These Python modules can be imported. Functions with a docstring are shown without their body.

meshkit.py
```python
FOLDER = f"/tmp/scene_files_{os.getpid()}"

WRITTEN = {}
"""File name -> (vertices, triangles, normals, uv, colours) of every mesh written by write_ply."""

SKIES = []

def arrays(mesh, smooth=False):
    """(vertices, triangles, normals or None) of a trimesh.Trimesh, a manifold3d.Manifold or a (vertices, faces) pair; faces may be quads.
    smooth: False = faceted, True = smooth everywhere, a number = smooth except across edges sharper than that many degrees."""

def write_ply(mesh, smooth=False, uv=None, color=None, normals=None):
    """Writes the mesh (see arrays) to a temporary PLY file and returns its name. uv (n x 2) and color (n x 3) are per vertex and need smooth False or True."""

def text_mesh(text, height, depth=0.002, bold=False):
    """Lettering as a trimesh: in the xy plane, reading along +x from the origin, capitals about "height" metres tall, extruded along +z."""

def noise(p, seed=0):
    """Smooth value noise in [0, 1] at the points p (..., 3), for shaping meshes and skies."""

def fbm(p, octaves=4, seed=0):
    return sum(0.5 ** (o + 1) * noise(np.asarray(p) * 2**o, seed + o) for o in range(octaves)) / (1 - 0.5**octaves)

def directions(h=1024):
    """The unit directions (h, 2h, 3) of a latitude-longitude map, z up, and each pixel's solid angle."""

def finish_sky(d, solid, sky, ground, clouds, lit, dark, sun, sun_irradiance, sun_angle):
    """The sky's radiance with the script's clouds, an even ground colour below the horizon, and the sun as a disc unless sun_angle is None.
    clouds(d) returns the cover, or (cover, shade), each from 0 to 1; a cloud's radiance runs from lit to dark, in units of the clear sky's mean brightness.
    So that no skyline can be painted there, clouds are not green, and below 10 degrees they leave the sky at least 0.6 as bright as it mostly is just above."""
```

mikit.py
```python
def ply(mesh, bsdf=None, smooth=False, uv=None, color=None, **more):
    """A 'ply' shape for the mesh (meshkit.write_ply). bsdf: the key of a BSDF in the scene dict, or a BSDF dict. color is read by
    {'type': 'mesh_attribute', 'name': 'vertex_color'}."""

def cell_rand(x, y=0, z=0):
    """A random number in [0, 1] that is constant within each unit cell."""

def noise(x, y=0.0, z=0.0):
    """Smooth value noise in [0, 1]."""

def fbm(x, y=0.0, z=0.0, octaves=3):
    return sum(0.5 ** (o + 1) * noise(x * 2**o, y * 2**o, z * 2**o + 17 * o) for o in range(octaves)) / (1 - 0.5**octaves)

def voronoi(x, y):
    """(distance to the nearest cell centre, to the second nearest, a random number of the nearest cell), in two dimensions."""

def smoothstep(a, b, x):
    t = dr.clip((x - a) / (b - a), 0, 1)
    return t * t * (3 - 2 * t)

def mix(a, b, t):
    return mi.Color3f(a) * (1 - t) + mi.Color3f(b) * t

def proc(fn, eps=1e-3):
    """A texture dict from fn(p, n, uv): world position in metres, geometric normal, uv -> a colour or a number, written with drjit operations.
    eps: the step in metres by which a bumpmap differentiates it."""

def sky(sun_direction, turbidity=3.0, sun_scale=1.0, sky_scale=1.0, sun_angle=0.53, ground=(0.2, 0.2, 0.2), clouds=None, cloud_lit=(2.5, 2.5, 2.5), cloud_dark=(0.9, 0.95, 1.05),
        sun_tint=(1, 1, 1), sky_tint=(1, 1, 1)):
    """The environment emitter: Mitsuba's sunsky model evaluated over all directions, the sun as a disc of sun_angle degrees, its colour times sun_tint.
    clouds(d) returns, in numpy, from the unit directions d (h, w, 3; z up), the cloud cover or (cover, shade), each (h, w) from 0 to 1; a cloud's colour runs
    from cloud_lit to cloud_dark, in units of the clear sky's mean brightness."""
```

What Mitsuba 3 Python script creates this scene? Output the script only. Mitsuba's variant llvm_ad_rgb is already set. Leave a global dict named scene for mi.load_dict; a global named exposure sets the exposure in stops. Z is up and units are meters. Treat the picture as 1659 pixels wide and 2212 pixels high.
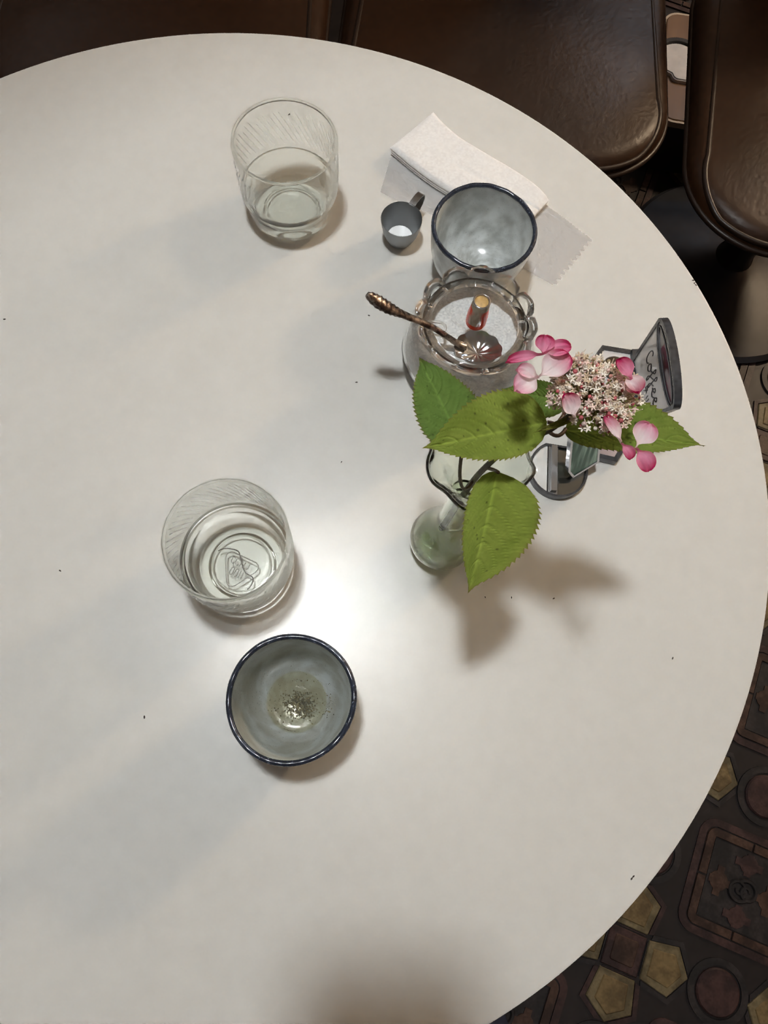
import math, random
import numpy as np
import trimesh, manifold3d as m3
import shapely.geometry as sg
from shapely import affinity
import drjit as dr
import mitsuba as mi
import mikit, meshkit
from mikit import proc, noise, fbm, smoothstep, mix, voronoi

T = mi.ScalarTransform4f
rng = np.random.default_rng(7)
random.seed(7)
scene, labels = {}, {}

# ------------------------------------------------------------------ camera, light, exposure
# world: origin at the centre of the table top, z up, metres
EYE = np.array([0.11830242, -0.17402709, 0.50914293])
FWD = np.array([0.0, 0.28801577, -0.95762567])
UPV = np.array([-0.15906501, 0.94543328, 0.28434878])
scene['camera'] = {'type': 'perspective', 'fov': 2 * math.degrees(math.atan(1659 / 2 / 1600.0)), 'fov_axis': 'x', 'near_clip': 0.01,
                   'to_world': T().look_at(origin=EYE.tolist(), target=(EYE + FWD).tolist(), up=UPV.tolist())}
exposure = 1.44
MAIN_LAMP = ((-0.04, 0.10, 1.50), 0.060, (128.0, 132.0, 134.0))     # place, radius, radiance
GLOBES = [((1.55, 1.50, 0.92), 0.085, (88.0, 67.0, 45.0)),
          ((1.45, -1.55, 1.25), 0.15, (1.25, 1.32, 1.35)),
          ((-1.55, -1.35, 1.30), 0.15, (1.25, 1.32, 1.35)),
          ((-1.50, 1.65, 1.30), 0.15, (1.2, 1.27, 1.3)),
          ((1.08, 2.10, 0.98), 0.10, (6.0, 7.6, 9.4))]

FLOOR = -0.62
CEIL = 1.90

# ------------------------------------------------------------------ helpers
def lin(r, g, b):
    return [((c / 255) / 12.92 if c / 255 <= 0.04045 else ((c / 255 + 0.055) / 1.055) ** 2.4) for c in (r, g, b)]

def rgb(c):
    return {'type': 'rgb', 'value': [float(x) for x in c]}

def mat(key, d):
    scene[key] = d
    return key

def pbr(key, color, rough=0.5, metal=0.0, spec=0.5, coat=0.0, coat_gloss=0.9, two=True, bump=None, scale=1.0, **kw):
    d = {'type': 'principled', 'base_color': color if isinstance(color, dict) else rgb(color),
         'roughness': rough, 'metallic': metal, 'specular': spec, **kw}
    if coat:
        d['clearcoat'] = coat; d['clearcoat_gloss'] = coat_gloss
    if bump is not None:
        d = {'type': 'bumpmap', 'arbitrary': bump, 'scale': scale, 'nested_bsdf': d}
        d = {'type': 'bumpmap', 'tex': bump, 'scale': scale, 'b': d['nested_bsdf']}
    return mat(key, {'type': 'twosided', 'b': d} if two else d)

used = {}
def key_of(parent, name):
    base = (parent + '__' if parent else '') + name
    n = used.get(base, -1) + 1
    used[base] = n
    return base if n == 0 else f'{base}_{n:03d}'

def obj(name, mesh, m, parent=None, smooth=False, label=None, cat=None, group=None, kind=None, **kw):
    k = key_of(parent, name)
    scene[k] = mikit.ply(mesh, m, smooth, **kw)
    tag(k, label, cat, group, kind)
    return k

def tag(k, label=None, cat=None, group=None, kind=None):
    d = {a: b for a, b in (('label', label), ('category', cat), ('group', group), ('kind', kind)) if b}
    if d:
        labels[k] = d

def thing(name, label, cat, group=None):
    k = key_of(None, name)
    tag(k, label, cat, group)
    return k

def lathe(prof, n=64, closed=False, center=(0, 0, 0), warp=None):
    """profile of (r, z) turned about z; warp(r, z, angle) -> (r, z)"""
    p = np.asarray(prof, float)
    a = np.arange(n) * 2 * math.pi / n
    R = np.repeat(p[:, 0][:, None], n, 1); Z = np.repeat(p[:, 1][:, None], n, 1)
    A = np.repeat(a[None], len(p), 0)
    if warp:
        R, Z = warp(R, Z, A)
    v = np.stack([R * np.cos(A) + center[0], R * np.sin(A) + center[1], Z + center[2]], -1).reshape(-1, 3)
    f = []
    m = len(p)
    for i in range(m if closed else m - 1):
        i2 = (i + 1) % m
        for j in range(n):
            j2 = (j + 1) % n
            q = (i * n + j, i * n + j2, i2 * n + j2, i2 * n + j)
            f += [(q[0], q[1], q[2]), (q[0], q[2], q[3])]
    t = trimesh.Trimesh(v, np.array(f), process=False)
    t.merge_vertices()
    t.update_faces(t.nondegenerate_faces())
    if t.is_watertight and t.volume < 0:
        t.invert()
    return t

def tube(pts, rad, sides=8, cap=True):
    p = np.asarray(pts, float)
    r = np.broadcast_to(rad, (len(p),)).astype(float)
    t = np.gradient(p, axis=0); t /= np.linalg.norm(t, axis=1, keepdims=True) + 1e-12
    up = np.array([0, 0, 1.0]) if abs(t[0, 2]) < 0.9 else np.array([1.0, 0, 0])
    vs = []
    a = np.cross(t[0], up); a /= np.linalg.norm(a)
    ang = np.arange(sides) * 2 * math.pi / sides
    for i in range(len(p)):
        a = a - t[i] * (a @ t[i]); a /= np.linalg.norm(a) + 1e-12
        b = np.cross(t[i], a)
        vs.append(p[i] + r[i] * (np.cos(ang)[:, None] * a + np.sin(ang)[:, None] * b))
    v = np.vstack(vs); f = []
    for i in range(len(p) - 1):
        for j in range(sides):
            j2 = (j + 1) % sides
            q = (i * sides + j, i * sides + j2, (i + 1) * sides + j2, (i + 1) * sides + j)
            f += [(q[0], q[1], q[2]), (q[0], q[2], q[3])]
    if cap:
        v = np.vstack([v, p[0], p[-1]]); c0, c1 = len(v) - 2, len(v) - 1
        for j in range(sides):
            j2 = (j + 1) % sides
            f += [(c0, j2, j), (c1, (len(p) - 1) * sides + j, (len(p) - 1) * sides + j2)]
    return trimesh.Trimesh(v, np.array(f), process=False)

def ring(cx, cy, z, R, r, n=72, sides=10, wob=None):
    a = np.arange(n) * 2 * math.pi / n
    f = []
    V = []
    for t in a:
        RR, zz = (R, z) if wob is None else wob(t)
        for s in range(sides):
            b = 2 * math.pi * s / sides
            V.append((cx + (RR + r * math.cos(b)) * math.cos(t), cy + (RR + r * math.cos(b)) * math.sin(t), zz + r * math.sin(b)))
    for i in range(n):
        i2 = (i + 1) % n
        for s in range(sides):
            s2 = (s + 1) % sides
            q = (i * sides + s, i2 * sides + s, i2 * sides + s2, i * sides + s2)
            f += [(q[0], q[1], q[2]), (q[0], q[2], q[3])]
    return trimesh.Trimesh(np.array(V), np.array(f), process=False)

def spline(pts, n):
    from scipy.interpolate import CubicSpline
    p = np.asarray(pts, float)
    d = np.r_[0, np.cumsum(np.linalg.norm(np.diff(p, axis=0), axis=1))]
    return CubicSpline(d / d[-1], p)(np.linspace(0, 1, n))

def extrude(poly, h, z=0.0):
    parts = getattr(poly, 'geoms', [poly])
    m = trimesh.util.concatenate([trimesh.creation.extrude_polygon(g, h, engine='earcut') for g in parts])
    m.apply_translation([0, 0, z])
    return m

def bevel_plate(poly, h, b, z=0.0):
    """plate of outline poly with a chamfered upper edge"""
    poly = sg.polygon.orient(poly)
    lo = m3.CrossSection([np.array(poly.exterior.coords)[:-1]])
    inner = sg.polygon.orient(poly.buffer(-b))
    if inner.is_empty or inner.geom_type != 'Polygon':
        return extrude(poly, h, z)
    low = m3.Manifold.extrude(lo, h - b)
    pts = [np.array([x, y, h - b]) for x, y in poly.exterior.coords[:-1]] + [np.array([x, y, h]) for x, y in inner.exterior.coords[:-1]]
    if poly.convex_hull.area - poly.area < 1e-9:
        m = m3.Manifold.hull_points([np.array([x, y, 0]) for x, y in poly.exterior.coords[:-1]] + pts)
    else:
        m = low + m3.Manifold.extrude(m3.CrossSection([np.array(inner.exterior.coords)[:-1]]), h)
    g = m.to_mesh()
    t = trimesh.Trimesh(g.vert_properties[:, :3], g.tri_verts, process=False)
    t.apply_translation([0, 0, z])
    return t

def basis(origin, ex, ey):
    """4x4 with x axis ex, y axis ey (made square), z their normal"""
    ex = np.asarray(ex, float); ex = ex / np.linalg.norm(ex)
    ey = np.asarray(ey, float); ey = ey - ex * (ey @ ex); ey /= np.linalg.norm(ey)
    M = np.eye(4); M[:3, 0] = ex; M[:3, 1] = ey; M[:3, 2] = np.cross(ex, ey); M[:3, 3] = origin
    return M

# ------------------------------------------------------------------ materials
def thin(key, ior=1.25, t=(1, 1, 1)):
    return mat(key, {'type': 'thindielectric', 'int_ior': ior, 'ext_ior': 1.0, 'specular_transmittance': rgb(t)})
def solid_glass(key, ior=1.5, t=(1, 1, 1)):
    return mat(key, {'type': 'dielectric', 'int_ior': ior, 'ext_ior': 1.0, 'specular_transmittance': rgb(t)})

thin('m_glass_wall', 1.28, (0.975, 0.98, 0.97))
thin('m_water', 1.15, (0.985, 0.99, 0.98))
solid_glass('m_pot_glass', 1.42, (0.985, 0.99, 0.985))
thin('m_plate_glass', 1.25, (0.98, 0.985, 0.98))
thin('m_vase_wall', 1.30, (0.94, 0.965, 0.925))
solid_glass('m_glass', 1.5, (0.99, 0.995, 0.985))
solid_glass('m_vase_glass', 1.45, (0.955, 0.985, 0.94))
solid_glass('m_thick_glass', 1.3, (0.985, 0.99, 0.98))

def table_tex(p, n, uv):
    a = fbm(p.x * 5, p.y * 5, 0.0, octaves=3)
    b = noise(p.x * 160, p.y * 160, 3.0)
    return mix(lin(205, 205, 201), lin(211, 210, 205), a) * (0.985 + 0.03 * b)
pbr('m_table', proc(table_tex), rough=0.28, spec=0.25)
pbr('m_black_edge', lin(30, 27, 26), rough=0.35)
pbr('m_black_metal', lin(26, 26, 28), rough=0.22, spec=0.6)
pbr('m_base_black', proc(lambda p, n, uv: mix(lin(30, 32, 37), lin(52, 55, 62), fbm(p.x * 18, p.y * 18, p.z * 18))), rough=0.30, spec=0.6)

def leather_tex(p, n, uv):
    a = fbm(p.x * 6, p.y * 6, p.z * 6, octaves=4)
    b = fbm(p.x * 120, p.y * 120, p.z * 120, octaves=2)
    return mix(lin(29, 18, 10), lin(58, 33, 13), a) * (0.85 + 0.3 * b)
def leather_bump(p, n, uv):
    return fbm(p.x * 260, p.y * 260, p.z * 260, octaves=2) * 0.0004 + fbm(p.x * 14, p.y * 14, p.z * 14, octaves=3) * 0.0022
pbr('m_leather', proc(leather_tex), rough=0.42, spec=0.42, bump=proc(leather_bump), scale=1.0)
pbr('m_piping', lin(38, 25, 18), rough=0.4, spec=0.5)
pbr('m_steel', lin(140, 140, 140), rough=0.30, metal=1.0)
pbr('m_steel_dark', lin(132, 135, 136), rough=0.42, metal=0.85)
pbr('m_silver', lin(190, 190, 194), rough=0.12, metal=1.0)
def silver_old(p, n, uv):
    a = fbm(p.x * 300, p.y * 300, p.z * 300)
    return mix(lin(80, 70, 66), lin(168, 158, 150), smoothstep(0.35, 0.7, a))
pbr('m_silver_old', proc(silver_old), rough=0.25, metal=0.95)
pbr('m_sugar', proc(lambda p, n, uv: mix(lin(196, 198, 200), lin(232, 233, 233), noise(p.x * 900, p.y * 900, p.z * 900))), rough=0.6)
pbr('m_milk', lin(238, 240, 240), rough=0.15)
def towel_tex(p, n, uv):
    return mix(lin(226, 224, 222), lin(238, 237, 235), noise(p.x * 700, p.y * 700, p.z * 700))
pbr('m_towel', proc(towel_tex), rough=0.9, spec=0.1)
mat('m_film', {'type': 'blendbsdf', 'weight': 0.11,
               'a': {'type': 'thindielectric', 'int_ior': 1.35, 'specular_transmittance': rgb((0.98, 0.98, 0.985))},
               'b': {'type': 'twosided', 'b': {'type': 'principled', 'base_color': rgb(lin(228, 226, 226)), 'roughness': 0.16, 'specular': 0.9}}})

# ------------------------------------------------------------------ the room
pbr('m_wall', lin(128, 112, 98), rough=0.8)
pbr('m_ceiling', lin(200, 196, 190), rough=0.9)
def wall_box(name, lo, hi, m):
    b = trimesh.creation.box(bounds=[lo, hi])
    obj(name, b, m, kind='structure')
wall_box('wall_left', (-2.36, -2.3, FLOOR - 0.02), (-2.30, 2.6, CEIL), 'm_wall')
wall_box('wall_right', (2.30, -2.3, FLOOR - 0.02), (2.36, 2.6, CEIL), 'm_wall')
wall_box('wall_back', (-2.30, 2.54, FLOOR - 0.02), (2.30, 2.6, CEIL), 'm_wall')
wall_box('wall_front', (-2.30, -2.3, FLOOR - 0.02), (2.30, -2.24, CEIL), 'm_wall')
wall_box('ceiling', (-2.36, -2.3, CEIL), (2.36, 2.6, CEIL + 0.05), 'm_ceiling')

def grout_tex(p, n, uv):
    a = fbm(p.x * 40, p.y * 40, 0.0, octaves=3)
    return mix(lin(16, 13, 14), lin(30, 24, 25), a)
pbr('m_floor_base', proc(grout_tex), rough=0.5, spec=0.4)
obj('floor', trimesh.creation.box(bounds=[(-2.3, -2.24, FLOOR - 0.06), (2.3, 2.54, FLOOR - 0.004)]), 'm_floor_base', kind='structure')

# lamps: a glass globe on a rod from the ceiling
pbr('m_brass', lin(120, 96, 54), rough=0.3, metal=1.0)
def lamp(c, r, e, label, group=None, shade=None):
    t = thing('pendant_lamp', label, 'lamp', group)
    s = trimesh.creation.icosphere(3, r); s.apply_translation(c)
    k = obj('globe', s, None, t, smooth=True)
    scene[k]['emitter'] = {'type': 'area', 'radiance': rgb(e)}
    scene[k]['bsdf'] = {'type': 'diffuse', 'reflectance': rgb((0.8, 0.8, 0.8))}
    if shade:      # deep reflector shade: its mouth .45 below the bulb
        sh_ = lathe([(.045, .070), (.085, .055), (.124, -.10), (.172, -.45), (.175, -.45), (.127, -.10), (.088, .058), (.045, .073)], 64, closed=True, center=c)
        drop = np.maximum(0, c[2] - sh_.vertices[:, 2])          # the shade hangs a little askew
        sh_.vertices = sh_.vertices + np.c_[-.0 + .15 * drop, -.11 * drop, 0 * drop]
        obj('shade', sh_, 'm_shade_out', t, smooth=40)
    obj('rod', trimesh.creation.cylinder(0.006, segment=[(c[0], c[1], c[2] + r * 0.98), (c[0], c[1], CEIL - 0.02)], sections=12), 'm_brass', t)
    obj('ceiling_rose', trimesh.creation.cylinder(0.05, segment=[(c[0], c[1], CEIL - 0.02), (c[0], c[1], CEIL)], sections=24), 'm_brass', t)
pbr('m_shade_out', lin(40, 36, 34), rough=0.5)
lamp(*MAIN_LAMP, 'white bulb in a deep dark shade hanging straight above the round table', shade=True)
lamp(*GLOBES[0], 'low warm globe lamp hanging beyond the chairs at the right')
for g, w in zip(GLOBES[1:], ('in the near right corner of the room', 'in the near left corner of the room', 'in the far left corner of the room', 'beyond the right chair by the far wall')):
    lamp(*g, 'pale globe lamp hanging ' + w)

# ------------------------------------------------------------------ floor ornament
def piece_mat(key, c1, c2, rough=0.5):
    def f(p, n, uv):
        a = fbm(p.x * 55, p.y * 55, 0.0, octaves=4)
        b = noise(p.x * 420, p.y * 420, 1.0)
        return mix(lin(*c1), lin(*c2), smoothstep(0.3, 0.75, a)) * (0.85 + 0.3 * b)
    return pbr(key, proc(f), rough=rough, spec=0.35)
piece_mat('m_mustard', (74, 66, 48), (104, 94, 70))
piece_mat('m_mustard_in', (80, 66, 44), (110, 94, 64))
piece_mat('m_wine', (38, 26, 27), (58, 40, 39))
piece_mat('m_brick', (40, 27, 23), (64, 46, 38))
piece_mat('m_night', (25, 24, 26), (40, 36, 37))
piece_mat('m_rose', (76, 57, 55), (96, 76, 71))
PER = 0.270
TH = math.radians(-14)
ORG = np.array([0.5395, -0.4000])
def tile_pieces():
    """outlines of one unit (centre of a cross at 0,0), each (polygon, height, material, chamfer)"""
    out = []
    s = 0.0275
    g = 0.0016
    sq = sg.box(-s + g, -s + g, s - g, s - g)
    out.append((sq, 0.0035, 'm_wine', 0.0012, 'square_tile'))
    out.append((sg.box(-.017, -.017, .017, .017).buffer(-.004).buffer(.004), 0.005, 'm_brick', 0.0012, 'square_panel'))
    sh = sg.Polygon([(s + g, -s + g), (s + .044, -s - .006), (s + .066, 0), (s + .044, s + .006), (s + g, s - g)]).buffer(-.001)
    shi = sg.Polygon([(s + .010, -s + .010), (s + .041, -s + .006), (s + .055, 0), (s + .041, s - .006), (s + .010, s - .010)])
    for k in range(4):
        out.append((affinity.rotate(sh, 90 * k, origin=(0, 0)), 0.0035, 'm_mustard', 0.0012, 'shield_tile'))
        out.append((affinity.rotate(shi, 90 * k, origin=(0, 0)), 0.005, 'm_mustard_in', 0.0012, 'shield_panel'))
    h = PER / 2
    # round boss between two crosses
    for k in range(2):
        c = affinity.rotate(sg.Point(h, 0).buffer(.030, 20), 90 * k, origin=(0, 0))
        o = affinity.rotate(sg.Point(h, 0).buffer(.042, 24), 90 * k, origin=(0, 0))
        out.append((o.difference(c.buffer(.003)), 0.0035, 'm_night', 0.0, 'ring_tile'))
        out.append((c, 0.0055, 'm_wine', 0.002, 'round_boss'))
    # framed dark field at the middle of four crosses, with corner bars
    f = sg.box(h - .066, h - .066, h + .066, h + .066).buffer(-.012).buffer(.012)
    hole = f.buffer(-.012)
    bar = f.difference(hole.buffer(.001))
    blob = sg.box(-1, -1, 1, 1)
    for x, y in ((h, 0), (0, h), (2 * h, h), (h, 2 * h)):
        blob = blob.difference(sg.Point(x, y).buffer(.0445, 20))
    for q in (((h - .08, h - .02), (h + .02, h + .08))):
        pass
    for gx in (0, 1):
        for gy in (0, 1):
            quad = sg.box(h + (-.08 if gx == 0 else .0015), h + (-.08 if gy == 0 else .0015), h + (-.0015 if gx == 0 else .08), h + (-.0015 if gy == 0 else .08))
            b2 = bar.intersection(quad).intersection(blob)
            if b2.geom_type == 'Polygon' and not b2.is_empty:
                out.append((b2, 0.0045, 'm_brick', 0.0, 'frame_bar'))
    out.append((hole.intersection(blob).buffer(-.001), 0.002, 'm_night', 0.0, 'field_panel'))
    # reddish bands round the shields and outside the frame
    shields = [affinity.rotate(sh, 90 * k, origin=(0, 0)) for k in range(4)]
    keep = sg.MultiPolygon([q for q in shields]).buffer(.0012).union(sq.buffer(.002))
    for k, q in enumerate(shields):
        band = q.buffer(.0075, join_style=2).difference(keep)
        for o2 in range(4):
            if o2 != k:
                band = band.difference(shields[o2].buffer(.0075, join_style=2))
        for x, y in ((h, 0), (0, h), (-h, 0), (0, -h)):
            band = band.difference(sg.Point(x, y).buffer(.0445, 20))
        for gpart in getattr(band, 'geoms', [band]):
            if gpart.area > 2e-5:
                out.append((gpart, 0.0028, 'm_wine' if k % 2 else 'm_night', 0.0, 'shield_border'))
    f2 = f.buffer(.0125).difference(f.buffer(.0022)).intersection(blob)
    for gpart in getattr(f2, 'geoms', [f2]):
        if gpart.area > 3e-5:
            out.append((gpart, 0.0030, 'm_wine', 0.0, 'outer_frame'))
    # lobed ornament on two sides and a scroll in the field
    for k in range(4):
        cr = sg.Point(h - .036, h).buffer(.013, 14).union(sg.box(h - .050, h - .005, h - .02, h + .005))
        cr = affinity.rotate(cr.union(sg.box(h - .041, h - .02, h - .031, h + .02)), 90 * k, origin=(h, h))
        out.append((cr, 0.0042, 'm_wine' if k % 2 else 'm_brick', 0.0, 'lobed_tile'))
    return out
def scroll():
    h = PER / 2
    a = np.linspace(0, 2 * math.pi * 1.4, 34)
    m = []
    for s in (1, -1):
        r = 0.003 + 0.0135 * a / a[-1]
        pts = np.c_[h + s * (0.006 + r * np.cos(a)), h + s * (r * np.sin(a)), np.full(len(a), 0.0025)]
        m.append(tube(pts, np.linspace(.0022, .0036, len(a)), 6))
    return trimesh.util.concatenate(m)
ROT = trimesh.transformations.rotation_matrix(TH, [0, 0, 1])
unit = []
for poly, hh, m_, b, nm in tile_pieces():
    me = bevel_plate(poly, hh, b, 0.0) if b else extrude(poly, hh, 0.0)
    unit.append((poly.centroid, me, m_, nm))
unit.append((sg.Point(PER / 2, PER / 2), scroll(), 'm_night', 'scroll_relief'))
c_, s_ = math.cos(TH), math.sin(TH)
floor_ply = [(cen, mikit.ply(me, m_), nm) for cen, me, m_, nm in unit]
def seen_floor(x, y):
    if not (0.22 < x < 0.86 and -0.62 < y < 1.55):
        return False
    # left out where the table top hides the floor, with a margin for a step to the side
    k = EYE[2] / (EYE[2] - FLOOR)
    return math.hypot(EYE[0] + (x - EYE[0]) * k, EYE[1] + (y - EYE[1]) * k) > 0.33
for i in range(-6, 7):
    for j in range(-4, 11):
        ox, oy = ORG[0] + PER * (i * c_ - j * s_), ORG[1] + PER * (i * s_ + j * c_)
        for cen, pl, nm in floor_ply:
            x, y = ox + cen.x * c_ - cen.y * s_, oy + cen.x * s_ + cen.y * c_
            if seen_floor(x, y):
                k = key_of('floor', nm)
                scene[k] = {**pl, 'to_world': T().translate([ox, oy, FLOOR - 0.004]) @ T().rotate([0, 0, 1], math.degrees(TH))}

# ------------------------------------------------------------------ the table
t = thing('round_table', 'white round table with a thin black edge, all the cups and glasses on it', 'table')
R = 0.400
obj('table_top', lathe([(0, -0.004), (R - .0006, -0.004), (R - .0003, -0.0022), (R - .0008, -0.0006), (R - .0022, 0), (0, 0)], 256), 'm_table', t, smooth=25)
obj('edge_band', lathe([(R - .03, -0.0045), (R + .0002, -0.0045), (R + .0004, -0.006), (R, -0.026), (R - .004, -0.030), (0, -0.030)], 256), 'm_black_edge', t, smooth=25, label='black edge band')
obj('column', lathe([(0, -0.030), (.12, -0.030), (.12, -0.036), (.034, -0.044), (.032, FLOOR + .05), (.036, FLOOR + .036)], 48), 'm_black_metal', t, smooth=30)
obj('base', lathe([(0, FLOOR), (.24, FLOOR), (.244, FLOOR + .006), (.236, FLOOR + .014), (.07, FLOOR + .034), (.036, FLOOR + .040), (0, FLOOR + .040)], 96), 'm_black_metal', t, smooth=30)

# ------------------------------------------------------------------ chairs
def rounded_seat(w, d, h, rc, re, n=18):
    """cushion: rounded rectangle w x d, corner radius rc, edge radius re, crowned top"""
    base = sg.box(-w / 2 + rc, -d / 2 + rc, w / 2 - rc, d / 2 - rc).buffer(rc, n)
    rows = []
    steps = [(0, 0)] + [(re * (1 - math.cos(a)), re * math.sin(a)) for a in np.linspace(0, math.pi / 2, 6)][1:]
    lvl = [(.075, 0.0), (.030, h * .35), (0.0, h - re)] + [(o, h - re + z) for o, z in steps]
    ext = np.array(base.exterior.coords)[:-1]
    c = ext - 0
    nrm = []
    for k in range(len(ext)):
        a = ext[(k + 1) % len(ext)] - ext[k - 1]
        nrm.append(np.array([a[1], -a[0]]) / (np.linalg.norm(a) + 1e-12))
    nrm = np.array(nrm)
    if ((ext + nrm * .01) ** 2).sum() < (ext ** 2).sum():
        nrm = -nrm
    V = []
    for o, z in lvl:
        V.append(np.c_[ext - nrm * o, np.full(len(ext), z)])
    last = V[-1][:, :2]
    for s in (.94, .85, .7, .5, .25):
        V.append(np.c_[last * s, np.full(len(ext), h + .018 * (1 - s ** 2))])
    m = len(ext)
    v = np.vstack(V + [[[0, 0, h + .018]], [[0, 0, 0]]])
    f = []
    for i in range(len(V) - 1):
        for j in range(m):
            j2 = (j + 1) % m
            f += [(i * m + j, i * m + j2, (i + 1) * m + j2), (i * m + j, (i + 1) * m + j2, (i + 1) * m + j)]
    for j in range(m):
        j2 = (j + 1) % m
        f += [((len(V) - 1) * m + j, (len(V) - 1) * m + j2, len(v) - 2), (j2, j, len(v) - 1)]
    t = trimesh.Trimesh(v, np.array(f), process=False)
    if t.volume < 0:
        t.invert()
    return t, ext, nrm

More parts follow.
